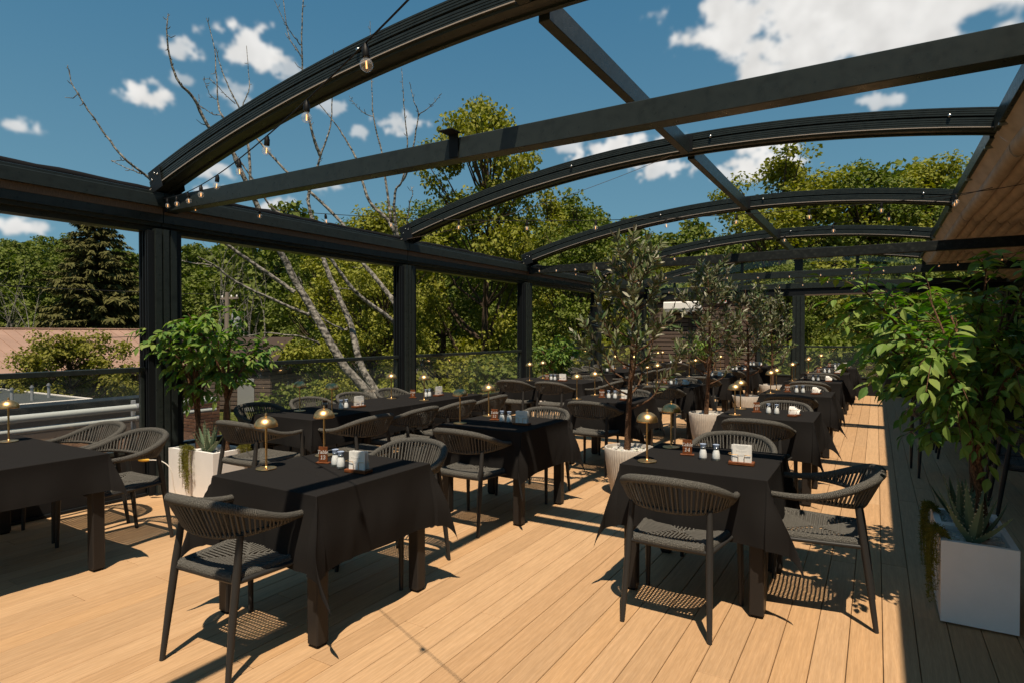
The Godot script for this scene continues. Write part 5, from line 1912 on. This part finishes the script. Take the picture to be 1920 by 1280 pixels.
func build_dead_tree() -> void:
	var t := thing("dead_tree", "bare dead tree with mottled pale trunks leaning left behind the railing", "tree")
	var limbs := [
		[[Vector3(-9.01, -0.50, -9.96), Vector3(-9.54, 0.25, -9.77), Vector3(-10.12, 0.91, -9.55), Vector3(-10.71, 1.95, -9.33), Vector3(-11.07, 2.66, -9.12), Vector3(-11.27, 3.29, -8.89), Vector3(-11.46, 3.86, -8.67), Vector3(-11.61, 4.43, -8.48), Vector3(-11.73, 5.10, -8.18), Vector3(-11.78, 5.41, -8.04), Vector3(-11.91, 5.81, -7.61), Vector3(-11.98, 6.32, -7.35), Vector3(-12.04, 6.56, -7.08), Vector3(-12.11, 7.03, -6.93), Vector3(-12.06, 7.51, -6.85), Vector3(-12.03, 7.85, -6.87)], 0.200, 0.012],
		[[Vector3(-11.61, 4.43, -8.48), Vector3(-11.77, 4.87, -8.50), Vector3(-12.01, 5.75, -8.60), Vector3(-12.44, 6.16, -8.59), Vector3(-12.79, 6.49, -8.50), Vector3(-12.96, 6.86, -8.52), Vector3(-13.08, 7.44, -8.57), Vector3(-13.23, 8.20, -8.61), Vector3(-13.37, 8.84, -8.53)], 0.060, 0.012],
		[[Vector3(-11.09, 2.44, -9.10), Vector3(-11.25, 2.56, -9.01), Vector3(-11.57, 3.01, -8.48), Vector3(-11.86, 3.43, -7.96), Vector3(-12.09, 3.94, -7.36), Vector3(-12.26, 4.37, -6.92), Vector3(-12.41, 4.66, -6.60), Vector3(-12.53, 4.90, -6.30), Vector3(-12.72, 5.29, -6.07), Vector3(-12.88, 5.70, -5.86), Vector3(-12.97, 6.01, -5.70), Vector3(-13.09, 6.27, -5.63), Vector3(-13.17, 6.61, -5.59)], 0.085, 0.010],
		[[Vector3(-10.81, 1.95, -9.27), Vector3(-10.88, 1.99, -9.11), Vector3(-11.28, 2.32, -8.52), Vector3(-11.63, 2.65, -7.97), Vector3(-11.75, 2.91, -7.67), Vector3(-11.89, 3.09, -7.35)], 0.075, 0.020],
		[[Vector3(-11.75, 2.91, -7.67), Vector3(-11.99, 2.96, -7.64), Vector3(-12.63, 3.06, -7.49), Vector3(-12.96, 3.21, -7.41)], 0.030, 0.012],
		[[Vector3(-10.54, 1.30, -9.30), Vector3(-10.53, 1.36, -9.19), Vector3(-10.61, 1.47, -8.80), Vector3(-11.00, 1.53, -8.22), Vector3(-11.18, 1.45, -7.87)], 0.050, 0.015],
		[[Vector3(-9.15, -0.53, -10.11), Vector3(-9.81, 0.19, -10.31), Vector3(-10.41, 0.84, -10.42), Vector3(-10.83, 1.71, -10.53), Vector3(-11.23, 2.40, -10.54), Vector3(-11.68, 3.22, -10.51), Vector3(-11.87, 3.72, -10.52), Vector3(-12.15, 4.49, -10.48), Vector3(-12.21, 4.98, -10.45), Vector3(-12.10, 5.73, -10.65), Vector3(-12.03, 6.00, -10.69), Vector3(-11.92, 6.70, -10.89), Vector3(-11.87, 7.43, -10.93), Vector3(-11.93, 8.75, -11.03)], 0.180, 0.012],
		[[Vector3(-12.04, 6.00, -10.69), Vector3(-12.06, 6.26, -10.56), Vector3(-12.06, 6.51, -10.45), Vector3(-12.09, 7.02, -10.33), Vector3(-12.10, 7.86, -10.21), Vector3(-12.05, 8.77, -10.14), Vector3(-12.02, 9.77, -10.17), Vector3(-11.99, 10.42, -10.20)], 0.075, 0.012],
		[[Vector3(-12.12, 8.26, -10.21), Vector3(-12.18, 8.38, -10.17), Vector3(-12.49, 8.87, -10.11), Vector3(-12.70, 9.81, -10.12), Vector3(-12.73, 10.34, -10.10)], 0.030, 0.010],
		[[Vector3(-12.14, 8.59, -10.20), Vector3(-12.14, 8.63, -10.09), Vector3(-12.23, 8.97, -9.80), Vector3(-12.38, 9.48, -9.61)], 0.028, 0.010],
		[[Vector3(-10.99, 1.66, -10.55), Vector3(-10.95, 1.61, -10.46), Vector3(-11.02, 1.76, -10.07), Vector3(-11.12, 2.00, -9.78), Vector3(-11.26, 2.33, -9.58), Vector3(-11.29, 2.69, -9.46), Vector3(-11.35, 2.84, -9.42)], 0.050, 0.012],
		[[Vector3(-9.23, -0.56, -10.29), Vector3(-9.63, 0.32, -11.11), Vector3(-10.05, 1.33, -11.70), Vector3(-10.62, 2.30, -11.83), Vector3(-11.17, 2.94, -11.75), Vector3(-11.60, 3.37, -11.73), Vector3(-11.93, 4.00, -11.66), Vector3(-12.20, 4.48, -11.50), Vector3(-12.93, 5.25, -11.19), Vector3(-13.52, 5.84, -10.85), Vector3(-14.34, 6.82, -10.49), Vector3(-14.77, 7.57, -10.36), Vector3(-15.06, 8.21, -10.20), Vector3(-15.35, 8.87, -10.15), Vector3(-15.43, 9.27, -10.10)], 0.160, 0.012],
		[[Vector3(-14.74, 7.54, -10.37), Vector3(-14.76, 7.83, -10.48), Vector3(-14.74, 8.19, -10.62), Vector3(-14.85, 8.64, -10.68), Vector3(-14.99, 9.47, -10.72)], 0.030, 0.012],
		[[Vector3(-10.05, 1.20, -11.69), Vector3(-9.96, 1.81, -11.05), Vector3(-10.29, 2.33, -10.40), Vector3(-10.42, 2.65, -10.09), Vector3(-10.66, 3.24, -9.72), Vector3(-10.95, 3.74, -9.33), Vector3(-11.23, 4.08, -9.05), Vector3(-11.50, 4.35, -8.77), Vector3(-11.68, 4.95, -8.44), Vector3(-11.89, 5.38, -8.20)], 0.100, 0.020],
		[[Vector3(-10.36, 2.48, -10.24), Vector3(-10.52, 2.55, -10.27), Vector3(-10.94, 2.59, -10.25), Vector3(-11.21, 2.56, -10.20)], 0.030, 0.010],
		[[Vector3(-10.05, 1.33, -11.70), Vector3(-10.16, 2.40, -11.76), Vector3(-10.31, 3.49, -11.80), Vector3(-10.59, 4.30, -11.65), Vector3(-11.03, 4.84, -11.40), Vector3(-11.26, 5.36, -11.38), Vector3(-11.42, 6.00, -11.29), Vector3(-11.70, 6.46, -11.25), Vector3(-11.93, 6.87, -11.12), Vector3(-12.39, 7.45, -10.97)], 0.120, 0.015],
		[[Vector3(-10.55, 4.23, -11.67), Vector3(-10.85, 5.57, -11.75), Vector3(-10.98, 6.16, -11.79), Vector3(-11.26, 7.17, -11.76), Vector3(-11.37, 8.14, -11.82), Vector3(-11.49, 9.74, -11.89)], 0.060, 0.010],
		[[Vector3(-10.29, 3.42, -11.82), Vector3(-10.34, 4.30, -11.56), Vector3(-10.28, 5.05, -11.50), Vector3(-10.07, 5.29, -11.51), Vector3(-9.90, 6.11, -11.51), Vector3(-9.91, 7.02, -11.40), Vector3(-9.97, 7.98, -11.38)], 0.075, 0.010],
		[[Vector3(-10.07, 5.29, -11.51), Vector3(-9.88, 5.52, -11.51), Vector3(-9.72, 6.02, -11.50), Vector3(-9.54, 6.82, -11.50), Vector3(-9.57, 7.10, -11.37), Vector3(-9.66, 7.55, -11.32)], 0.050, 0.010],
		[[Vector3(-9.54, 6.82, -11.50), Vector3(-9.30, 6.91, -11.53), Vector3(-9.08, 7.04, -11.55), Vector3(-8.97, 7.22, -11.62)], 0.022, 0.008],
		[[Vector3(-11.26, 7.17, -11.76), Vector3(-11.36, 7.19, -11.58), Vector3(-11.49, 7.35, -11.39), Vector3(-11.65, 7.62, -11.30)], 0.020, 0.008],
		[[Vector3(-10.09, 4.26, -11.71), Vector3(-9.97, 4.78, -11.68), Vector3(-9.84, 4.95, -11.64), Vector3(-9.89, 5.15, -11.62)], 0.030, 0.010],
		[[Vector3(-12.53, 4.90, -6.30), Vector3(-12.51, 4.85, -6.19), Vector3(-12.53, 4.81, -6.06)], 0.016, 0.008],
		[[Vector3(-12.47, 4.68, -6.56), Vector3(-12.80, 4.80, -6.48), Vector3(-13.19, 4.99, -6.37)], 0.022, 0.010],
		[[Vector3(-11.81, 5.32, -8.02), Vector3(-11.86, 5.37, -7.87), Vector3(-11.86, 5.45, -7.64), Vector3(-11.91, 5.64, -7.49)], 0.020, 0.009],
		[[Vector3(-12.79, 6.49, -8.50), Vector3(-12.85, 6.46, -8.34), Vector3(-12.91, 6.54, -8.19), Vector3(-12.97, 6.62, -8.04)], 0.020, 0.009],
		[[Vector3(-14.89, 7.72, -10.29), Vector3(-14.99, 7.89, -10.12), Vector3(-15.08, 8.07, -9.95), Vector3(-15.17, 8.24, -9.78), Vector3(-15.34, 8.27, -9.68)], 0.020, 0.008],
		[[Vector3(-12.96, 6.86, -8.52), Vector3(-13.00, 6.92, -8.38), Vector3(-12.98, 7.06, -8.27), Vector3(-13.05, 7.26, -8.23)], 0.016, 0.008]
	]
	var r := RandomNumberGenerator.new(); r.seed = 77
	for i in limbs.size():
		var q: Array = limbs[i]
		var pts: Array = q[0]
		if pts[0].y < 0.5 and i in [0, 6, 11]:
			pts.push_front(Vector3(pts[0].x + 0.35, -3.15, pts[0].z - 0.15))
		var n := pts.size() * 4
		var cv := curve(pts, n)
		var rad := []
		var wob := FastNoiseLite.new(); wob.seed = i; wob.frequency = 0.9
		for k in cv.size():
			var s := k / float(n)
			cv[k] += Vector3(wob.get_noise_1d(k * 0.5), wob.get_noise_1d(k * 0.5 + 50.0), wob.get_noise_1d(k * 0.5 + 90.0)) * 0.02
			rad.append(lerpf(q[1], q[2], pow(s, 0.7)) * 0.64 * (1.0 + 0.14 * wob.get_noise_1d(k * 3.0 + 20.0)))
		var b := MB.new()
		b.tube(cv, rad, 9)
		# knots and broken twigs, more of them towards the ends
		for k in range(4, cv.size() - 1):
			if r.randf() < 0.55 and rad[k] < 0.09:
				var dd: Vector3 = (cv[k + 1] - cv[k]).normalized()
				var o := (rnd_dir(r) + dd * 0.6).normalized()
				var ln := r.randf_range(0.03, 0.12) if r.randf() < 0.92 else r.randf_range(0.18, 0.35)
				var mid2: Vector3 = cv[k] + o * ln * 0.5
				b.tube([cv[k], mid2, mid2 + (o + dd * 0.5 + Vector3.UP * 0.3).normalized() * ln * 0.5], [minf(rad[k] * 0.7, 0.014), 0.008, 0.005], 5)
		part("trunk" if i in [0, 6, 11] else "limb", b.mesh(), M.pale_bark, t)

func build_neighbours() -> void:
	# gravel roof next door, with its parapet and two white pipes
	var g := thing("flat_roof", "low brown gravel roof just outside the railing", "building")
	bx("slab", Vector3(-9.6, -3.2, -5.2), Vector3(XL - 0.26, 0.08, ZF + 1.0), M.gravel_brown, g, 0.0)
	bx("parapet", Vector3(-9.62, 0.081, -5.2), Vector3(-9.3, 0.50, ZF + 1.0), M.siding_brown, g, 0.01)
	bx("coping", Vector3(-9.66, 0.501, -5.24), Vector3(-9.24, 0.60, ZF + 1.04), M.frame_dark, g, 0.01)
	for q in [[0.655, 0.040, "upper, thicker white pipe on stands beyond the railing"], [0.525, 0.030, "lower, thinner white pipe on stands beyond the railing"]]:
		var p := thing("roof_pipe", q[2], "pipe", Vector3(-7.55, q[0], 0), 0.0, "white roof pipes")
		var b := MB.new()
		b.tube([Vector3(0, 0, ZF + 0.8), Vector3(0, 0.004, -1.0), Vector3(0, 0, -4.9)], [q[1]], 14)
		part("tube", b.mesh(), M.pipe_white, p)
		for z in [-0.6, -2.3, -3.9]:
			var c := MB.new()
			c.tube([Vector3(0, 0, z + 0.02), Vector3(0, 0, z - 0.02)], [q[1] + 0.006], 14)
			part("clamp", c.mesh(), M.galvanised, p)
			if q[0] > 0.6:
				bx("stand", Vector3(-0.10, 0.081 - q[0], z - 0.02), Vector3(-0.062, 0.08, z + 0.02), M.galvanised, p, 0.002)
	# grey roofed house with a pale verge
	var h := thing("grey_roofed_house", "house with a grey shingle roof and pale edge beyond the gravel roof", "house")
	bx("wall", Vector3(-27.0, -3.2, -7.0), Vector3(-16.6, -0.25, 0.5), M.siding_brown, h, 0.0)
	bx("roof", Vector3(-27.3, -0.249, -7.3), Vector3(-16.3, -0.05, 0.8), M.grey_shingle, h, 0.01)
	bx("verge", Vector3(-27.3, -0.12, -7.36), Vector3(-16.2, -0.02, -7.301), M.white_trim, h, 0.01)
	bx("verge", Vector3(-16.299, -0.12, -7.301), Vector3(-16.2, -0.02, 0.8), M.white_trim, h, 0.01)
	for q in [[-16.9, -6.0], [-17.6, -7.0], [-17.2, -6.5]]:
		var b := MB.new()
		b.tube([Vector3(q[0], -0.06, q[1]), Vector3(q[0], 0.25, q[1])], [0.035], 8)
		b.tube([Vector3(q[0], 0.25, q[1]), Vector3(q[0], 0.31, q[1])], [0.06, 0.02], 8)
		part("vent", b.mesh(), M.galvanised, h)
	# long building with a red metal roof
	var m := thing("red_roofed_building", "long low building with a faded red metal roof", "building")
	bx("wall", Vector3(-36.4, -3.2, -17.2), Vector3(-27.6, -0.08, 14.0), M.siding_dark, m, 0.0)
	var rb := MB.new()
	for s in [-1.0, 1.0]:
		rb.quad(Vector3(-32, 1.72, 14.4), Vector3(-32, 1.72, -17.6), Vector3(-32 + 5.0 * s, 0.02, -17.6), Vector3(-32 + 5.0 * s, 0.02, 14.4), Vector3(s * 0.3, 1, 0))
		rb.quad(Vector3(-32, 1.66, 14.4), Vector3(-32, 1.66, -17.6), Vector3(-32 + 5.0 * s, -0.04, -17.6), Vector3(-32 + 5.0 * s, -0.04, 14.4), Vector3(s * 0.3, -1, 0))
	rb.tri(Vector3(-32, 1.70, -17.45), Vector3(-36.9, 0.0, -17.45), Vector3(-27.1, 0.0, -17.45), Vector3(0, 0, -1))
	var roof := part("roof", rb.mesh(), M.red_roof, m)
	var z := 14.2
	var seam := MB.new()
	var sl := atan2(1.70, 5.0)
	seam.xf = Transform3D(Basis(Vector3.BACK, -sl), Vector3.ZERO)
	seam.box(Vector3(0.02, 0.0, -0.012), Vector3(5.27, 0.022, 0.012), 0.004)
	var sm := seam.mesh()
	while z > -17.5:
		var o := part("seam", sm, M.red_roof, roof)
		o.position = Vector3(-32, 1.72, z)
		z -= 0.42
	bx("ridge_cap", Vector3(-32.12, 1.70, -17.6), Vector3(-31.88, 1.765, 14.4), M.red_roof, roof, 0.02)
	bx("fascia", Vector3(-27.06, -0.20, -17.6), Vector3(-27.0, 0.0, 14.4), M.siding_dark, m, 0.0)
	# brick chimney
	var c := thing("brick_chimney", "square brown brick chimney behind the railing ficus", "chimney", Vector3(-13.3, 0, -8.3))
	bx("core", Vector3(-0.30, -3.2, -0.24), Vector3(0.30, 0.06, 0.24), M.mortar, c, 0.0)
	var br := MB.new()
	br.box(Vector3(-0.095, 0.0, -0.02), Vector3(0.095, 0.062, 0.02), 0.005)
	var bm := br.mesh()
	var r := RandomNumberGenerator.new(); r.seed = 6
	for row in 14:
		var y := 0.06 - 0.075 * (row + 1)
		for f in 2:
			var half: float = 0.30 if f == 0 else 0.24
			var x: float = -half + 0.05 - (0.10 if row % 2 == 1 else 0.0)
			while x < half - 0.02:
				var cx := clampf(x + 0.05, -half + 0.095, half - 0.095)
				var o := part("brick", bm, M["brick%d" % r.randi_range(0, 2)], c)
				if f == 0: o.position = Vector3(cx, y, 0.232 + r.randf_range(0.0, 0.006))
				else:
					o.position = Vector3(0.292 + r.randf_range(0.0, 0.006), y, cx)
					o.rotation.y = PI / 2
				x += 0.203
	# timber house on the lawn
	var t := thing("timber_house", "brown timber house on the lawn behind the railing ficus", "house", Vector3(-33.2, -3.0, -23.6), 0.5)
	bx("wall", Vector3(-4.5, -0.2, -3.0), Vector3(2.2, 2.9, 1.6), M.siding_dark, t, 0.0)
	for i in 11:
		bx("clapboard", Vector3(-4.55, 0.1 + i * 0.25, 1.61), Vector3(2.25, 0.30 + i * 0.25, 1.68), M.siding_brown, t, 0.012)
		bx("clapboard", Vector3(2.21, 0.1 + i * 0.25, -3.0), Vector3(2.28, 0.30 + i * 0.25, 1.6), M.siding_brown, t, 0.012)
	bx("door", Vector3(0.3, 0.0, 1.69), Vector3(1.3, 1.9, 1.74), M.galvanised, t, 0.01)
	var rf := MB.new()
	rf.quad(Vector3(-4.9, 4.3, -0.7), Vector3(2.7, 4.3, -0.7), Vector3(2.7, 2.85, 2.1), Vector3(-4.9, 2.85, 2.1), Vector3(0, 1, 0.5))
	rf.quad(Vector3(-4.9, 4.3, -0.7), Vector3(2.7, 4.3, -0.7), Vector3(2.7, 2.85, -3.5), Vector3(-4.9, 2.85, -3.5), Vector3(0, 1, -0.5))
	rf.tri(Vector3(2.2, 4.2, -0.7), Vector3(2.2, 2.9, 1.6), Vector3(2.2, 2.9, -3.0), Vector3.RIGHT)
	part("roof", rf.mesh(), M.siding_dark, t)
	# utility pole
	var u := thing("utility_pole", "grey wooden utility pole with a transformer can and crossarm", "utility pole", Vector3(-27.5, -3.0, -18.5))
	var pb := MB.new()
	pb.tube([Vector3(0, -0.2, 0), Vector3(0, 3.0, 0), Vector3(0.02, 6.55, 0)], [0.13, 0.115, 0.10], 10)
	part("pole", pb.mesh(), M.pole_wood, u)
	bx("crossarm", Vector3(-0.55, 6.2, -0.12), Vector3(0.75, 6.30, -0.02), M.pole_wood, u)
	var cb := MB.new()
	cb.lathe([Vector2(0.0001, 4.75), Vector2(0.22, 4.75), Vector2(0.23, 4.8), Vector2(0.23, 5.45), Vector2(0.18, 5.55), Vector2(0.0001, 5.58)], 16)
	var can := part("transformer", cb.mesh(), M.galvanised, u)
	can.position = Vector3(0.30, 0, -0.30)
	var ins := MB.new()
	ins.lathe([Vector2(0.0001, 0.0), Vector2(0.03, 0.0), Vector2(0.04, 0.05), Vector2(0.02, 0.10), Vector2(0.0001, 0.11)], 8)
	for x in [-0.48, 0.25, 0.68]:
		var o := part("insulator", ins.mesh(), M.ac_white, u)
		o.position = Vector3(x, 6.301, -0.07)
	# wires
	var ends := [[Vector3(-27.98, 3.45, -18.57), Vector3(-60, 7.0, 10.0)], [Vector3(-26.8, 3.45, -18.57), Vector3(-12.0, 3.6, -60.0)], [Vector3(-27.4, 1.3, -18.5), Vector3(-14.0, -1.0, -30.0)], [Vector3(-27.4, 1.6, -18.5), Vector3(-45.0, 2.2, 10.0)], [Vector3(-27.4, 0.9, -18.4), Vector3(-16.0, -0.4, -22.0)]]
	var wl := ["highest wire running left from the utility pole", "highest wire running right from the utility pole", "low wire running right from the utility pole", "low wire running left in front of the red roof", "service wire dropping right from the utility pole"]
	for i in ends.size():
		var w := thing("power_line", wl[i], "wire", Vector3.ZERO, 0.0, "overhead wires")
		var wb := MB.new()
		var pth := []
		for k in 21:
			var q := k / 20.0
			pth.append(ends[i][0].lerp(ends[i][1], q) - Vector3.UP * 0.7 * 4.0 * q * (1.0 - q))
		wb.tube(pth, [0.016], 5, false)
		part("wire", wb.mesh(), M.black_plastic, w)

func build_trees(nz: FastNoiseLite) -> void:
	var r := RandomNumberGenerator.new(); r.seed = 2024
	var maple := [broadleaf(1, 12.0, 3.6, 2.2, 240, 84, 0.165, 0.70), broadleaf(2, 12.0, 3.9, 1.6, 250, 84, 0.165, 0.72), broadleaf(3, 12.0, 3.3, 2.6, 230, 84, 0.160, 0.68)]
	var bush := broadleaf(6, 4.0, 2.2, 0.15, 120, 60, 0.15, 0.45)
	var shrubm := broadleaf(9, 5.2, 2.0, 1.4, 190, 90, 0.11, 0.42)
	# (x, z, height, spread, variant, leaf, label)
	var list := [
		[-13.4, -20.2, 13.6, 0.74, 0, "maple", "tall maple with a rounded top behind the dead tree"],
		[-12.6, -25.0, 10.6, 0.9, 1, "maple", "shorter maple right of the tall one, behind the third arch"],
		[-15.6, -16.2, 9.0, 0.95, 2, "maple", "maple filling the second bay behind the dead trunks"],
		[-9.2, -20.6, 9.2, 0.9, 1, "oak", "dark green tree behind the third and fourth posts"],
		[-17.6, -23.0, 10.6, 1.0, 2, "oak", "dark tree behind the dead tree's trunks"],
		[-11.2, -28.5, 9.4, 1.0, 0, "maple", "yellow green tree seen under the third arch"],
		[-3.9, -32.5, 13.0, 1.05, 1, "maple", "tall maple behind the back wall, left of the row"],
		[-0.6, -34.0, 12.6, 1.0, 0, "oak", "tall tree in the middle of the row behind the back wall"],
		[2.0, -36.5, 13.0, 1.0, 2, "maple", "tall maple behind the back wall, right of the row"],
		[-6.9, -36.5, 9.6, 0.95, 0, "oak", "lower tree behind the back wall at the left"],
		[4.6, -32.0, 12.0, 1.0, 1, "oak", "tree beyond the awning at the right"],
		[-8.0, -26.5, 8.0, 0.95, 2, "maple", "low maple behind the back left corner"],
		[-20.5, -19.0, 9.0, 1.0, 1, "oak", "tree beside the lawn left of the dead tree"],
		[-12.6, -13.6, 6.8, 0.8, 0, "maple", "leafy young maple close behind the third railing bay"],
		[-2.8, -24.0, 7.0, 0.9, 2, "oak", "dense tree close behind the back wall's wide post"],
		[0.4, -24.5, 7.6, 0.9, 1, "oak", "dense tree close behind the aisle's end"],
		[-13.0, -42.0, 10.5, 1.1, 1, "oak", "distant tree seen above the fourth arch"],
		[-20.0, -33.0, 10.5, 1.1, 0, "oak", "distant dark tree behind the tall maple"],
		[-25.0, -27.0, 9.5, 1.1, 2, "oak", "dark tree behind the timber house"],
		[-30.5, -29.5, 10.0, 1.15, 1, "oak", "dark tree left of the timber house"]]
	for q in list:
		var s: float = q[2] / 12.0
		plant_tree("broadleaf_tree", q[6], maple[q[4]], M[q[5]], Vector3(q[0], -3.05, q[1]), Vector3(s * q[3] * 1.05, s, s * q[3] * 1.05), r.randf() * TAU)
	var bl := [[-9.0, -15.5, 1.0, "rounded bush below the third railing bay"], [-10.5, -12.0, 0.9, "rounded bush below the dead tree"], [-8.6, -19.5, 1.1, "rounded bush behind the back left corner"], [-11.5, -17.5, 1.0, "rounded bush under the tall maple"], [-1.2, -21.5, 1.15, "rounded bush behind the back glass at the aisle"], [-3.4, -21.2, 1.1, "rounded bush behind the back glass, left of the wide post"], [1.6, -22.0, 1.2, "rounded bush behind the shaded back corner"], [-14.5, -12.0, 0.8, "rounded bush beside the lawn"]]
	for q in bl:
		plant_tree("bush", q[3], bush, M.oak if r.randf() < 0.6 else M.maple, Vector3(q[0], -3.0, q[1]), Vector3(q[2], q[2] * 0.95, q[2]), r.randf() * TAU, "bushes below the terrace")
	plant_tree("shrub_tree", "round yellow green small tree in front of the red roof", shrubm, M.shrub, Vector3(-20.4, -3.05, -8.75), Vector3(0.80, 0.92, 0.80), 0.4)
	var sp := spruce_mesh(8, 17.0, 7.6)
	plant_tree("spruce", "big dark spruce rising behind the red roof", sp, M.spruce, Vector3(-54.3, -3.2, -24.9), Vector3(1, 1, 1), 0.0, "spruces on the slope")
	plant_tree("spruce", "dark spruce beyond the timber house", sp, M.spruce, Vector3(-34.0, -3.2, -33.5), Vector3(0.6, 0.55, 0.6), 1.0, "spruces on the slope")
	bare_tree("bare_tree", "bare pale tree at the left edge before the hillside", Vector3(-49.0, -2.6, -15.5), 9.0, 3, 0.15)
	bare_tree("bare_tree", "bare pale tree leaning left of the spruce", Vector3(-48.0, -2.6, -18.0), 8.0, 13, -0.2)
	bare_tree("bare_tree", "bare pale tree right of the near railing post", Vector3(-41.0, -2.8, -26.0), 10.5, 23, 0.05)
	bare_tree("bare_tree", "bare pale tree behind the utility pole", Vector3(-38.0, -2.8, -27.5), 9.0, 33, 0.1)
	# the wooded valley side: one mass
	var far := [broadleaf(11, 11.0, 3.6, 0.6, 90, 34, 0.42, 0.95), broadleaf(12, 11.0, 4.0, 0.6, 95, 34, 0.42, 1.0)]
	for k in 2:
		var mm := MultiMesh.new()
		mm.transform_format = MultiMesh.TRANSFORM_3D
		mm.mesh = far[k][1]
		var xs := []
		for i in 520:
			var d := sqrt(lerpf(52.0 * 52.0, 185.0 * 185.0, pow(r.randf(), 0.9)))
			var az := deg_to_rad(r.randf_range(-28.0, 92.0))
			var x := -sin(az) * d
			var z := -cos(az) * d
			if Vector2(x + 53.0, z + 24.0).length() < 12.0: continue
			if d < 66.0 and rad_to_deg(az) > 55.0: continue
			var s := r.randf_range(0.6, 1.05) * lerpf(1.5, 1.0, smoothstep(50.0, 63.0, rad_to_deg(az)))
			xs.append(Transform3D(Basis(Vector3.UP, r.randf() * TAU).scaled(Vector3(s, s * r.randf_range(0.8, 1.1), s)), Vector3(x, ground_y(x, z, nz) - 0.4, z)))
		mm.instance_count = xs.size()
		for i in xs.size(): mm.set_instance_transform(i, xs[i])
		var o := MultiMeshInstance3D.new()
		o.multimesh = mm
		o.material_override = M.wood_far if k == 0 else M.oak
		o.name = numbered("hillside_wood")
		add_child(o)
		tag(o, ["wooded green hillside beyond the valley", "darker wood mixed through the green hillside"][k], "wood", "", "stuff")

# ------------------------------------------------------------------ all together
func _ready() -> void:
	build_camera()
	build_light()
	build_materials()
	var nz := build_ground()
	build_deck()
	build_pergola()
	build_railings()
	build_walls()
	build_awning()
	build_neighbours()
	build_trees(nz)
	build_dead_tree()
	build_dining()
	build_plants()
	build_strands()
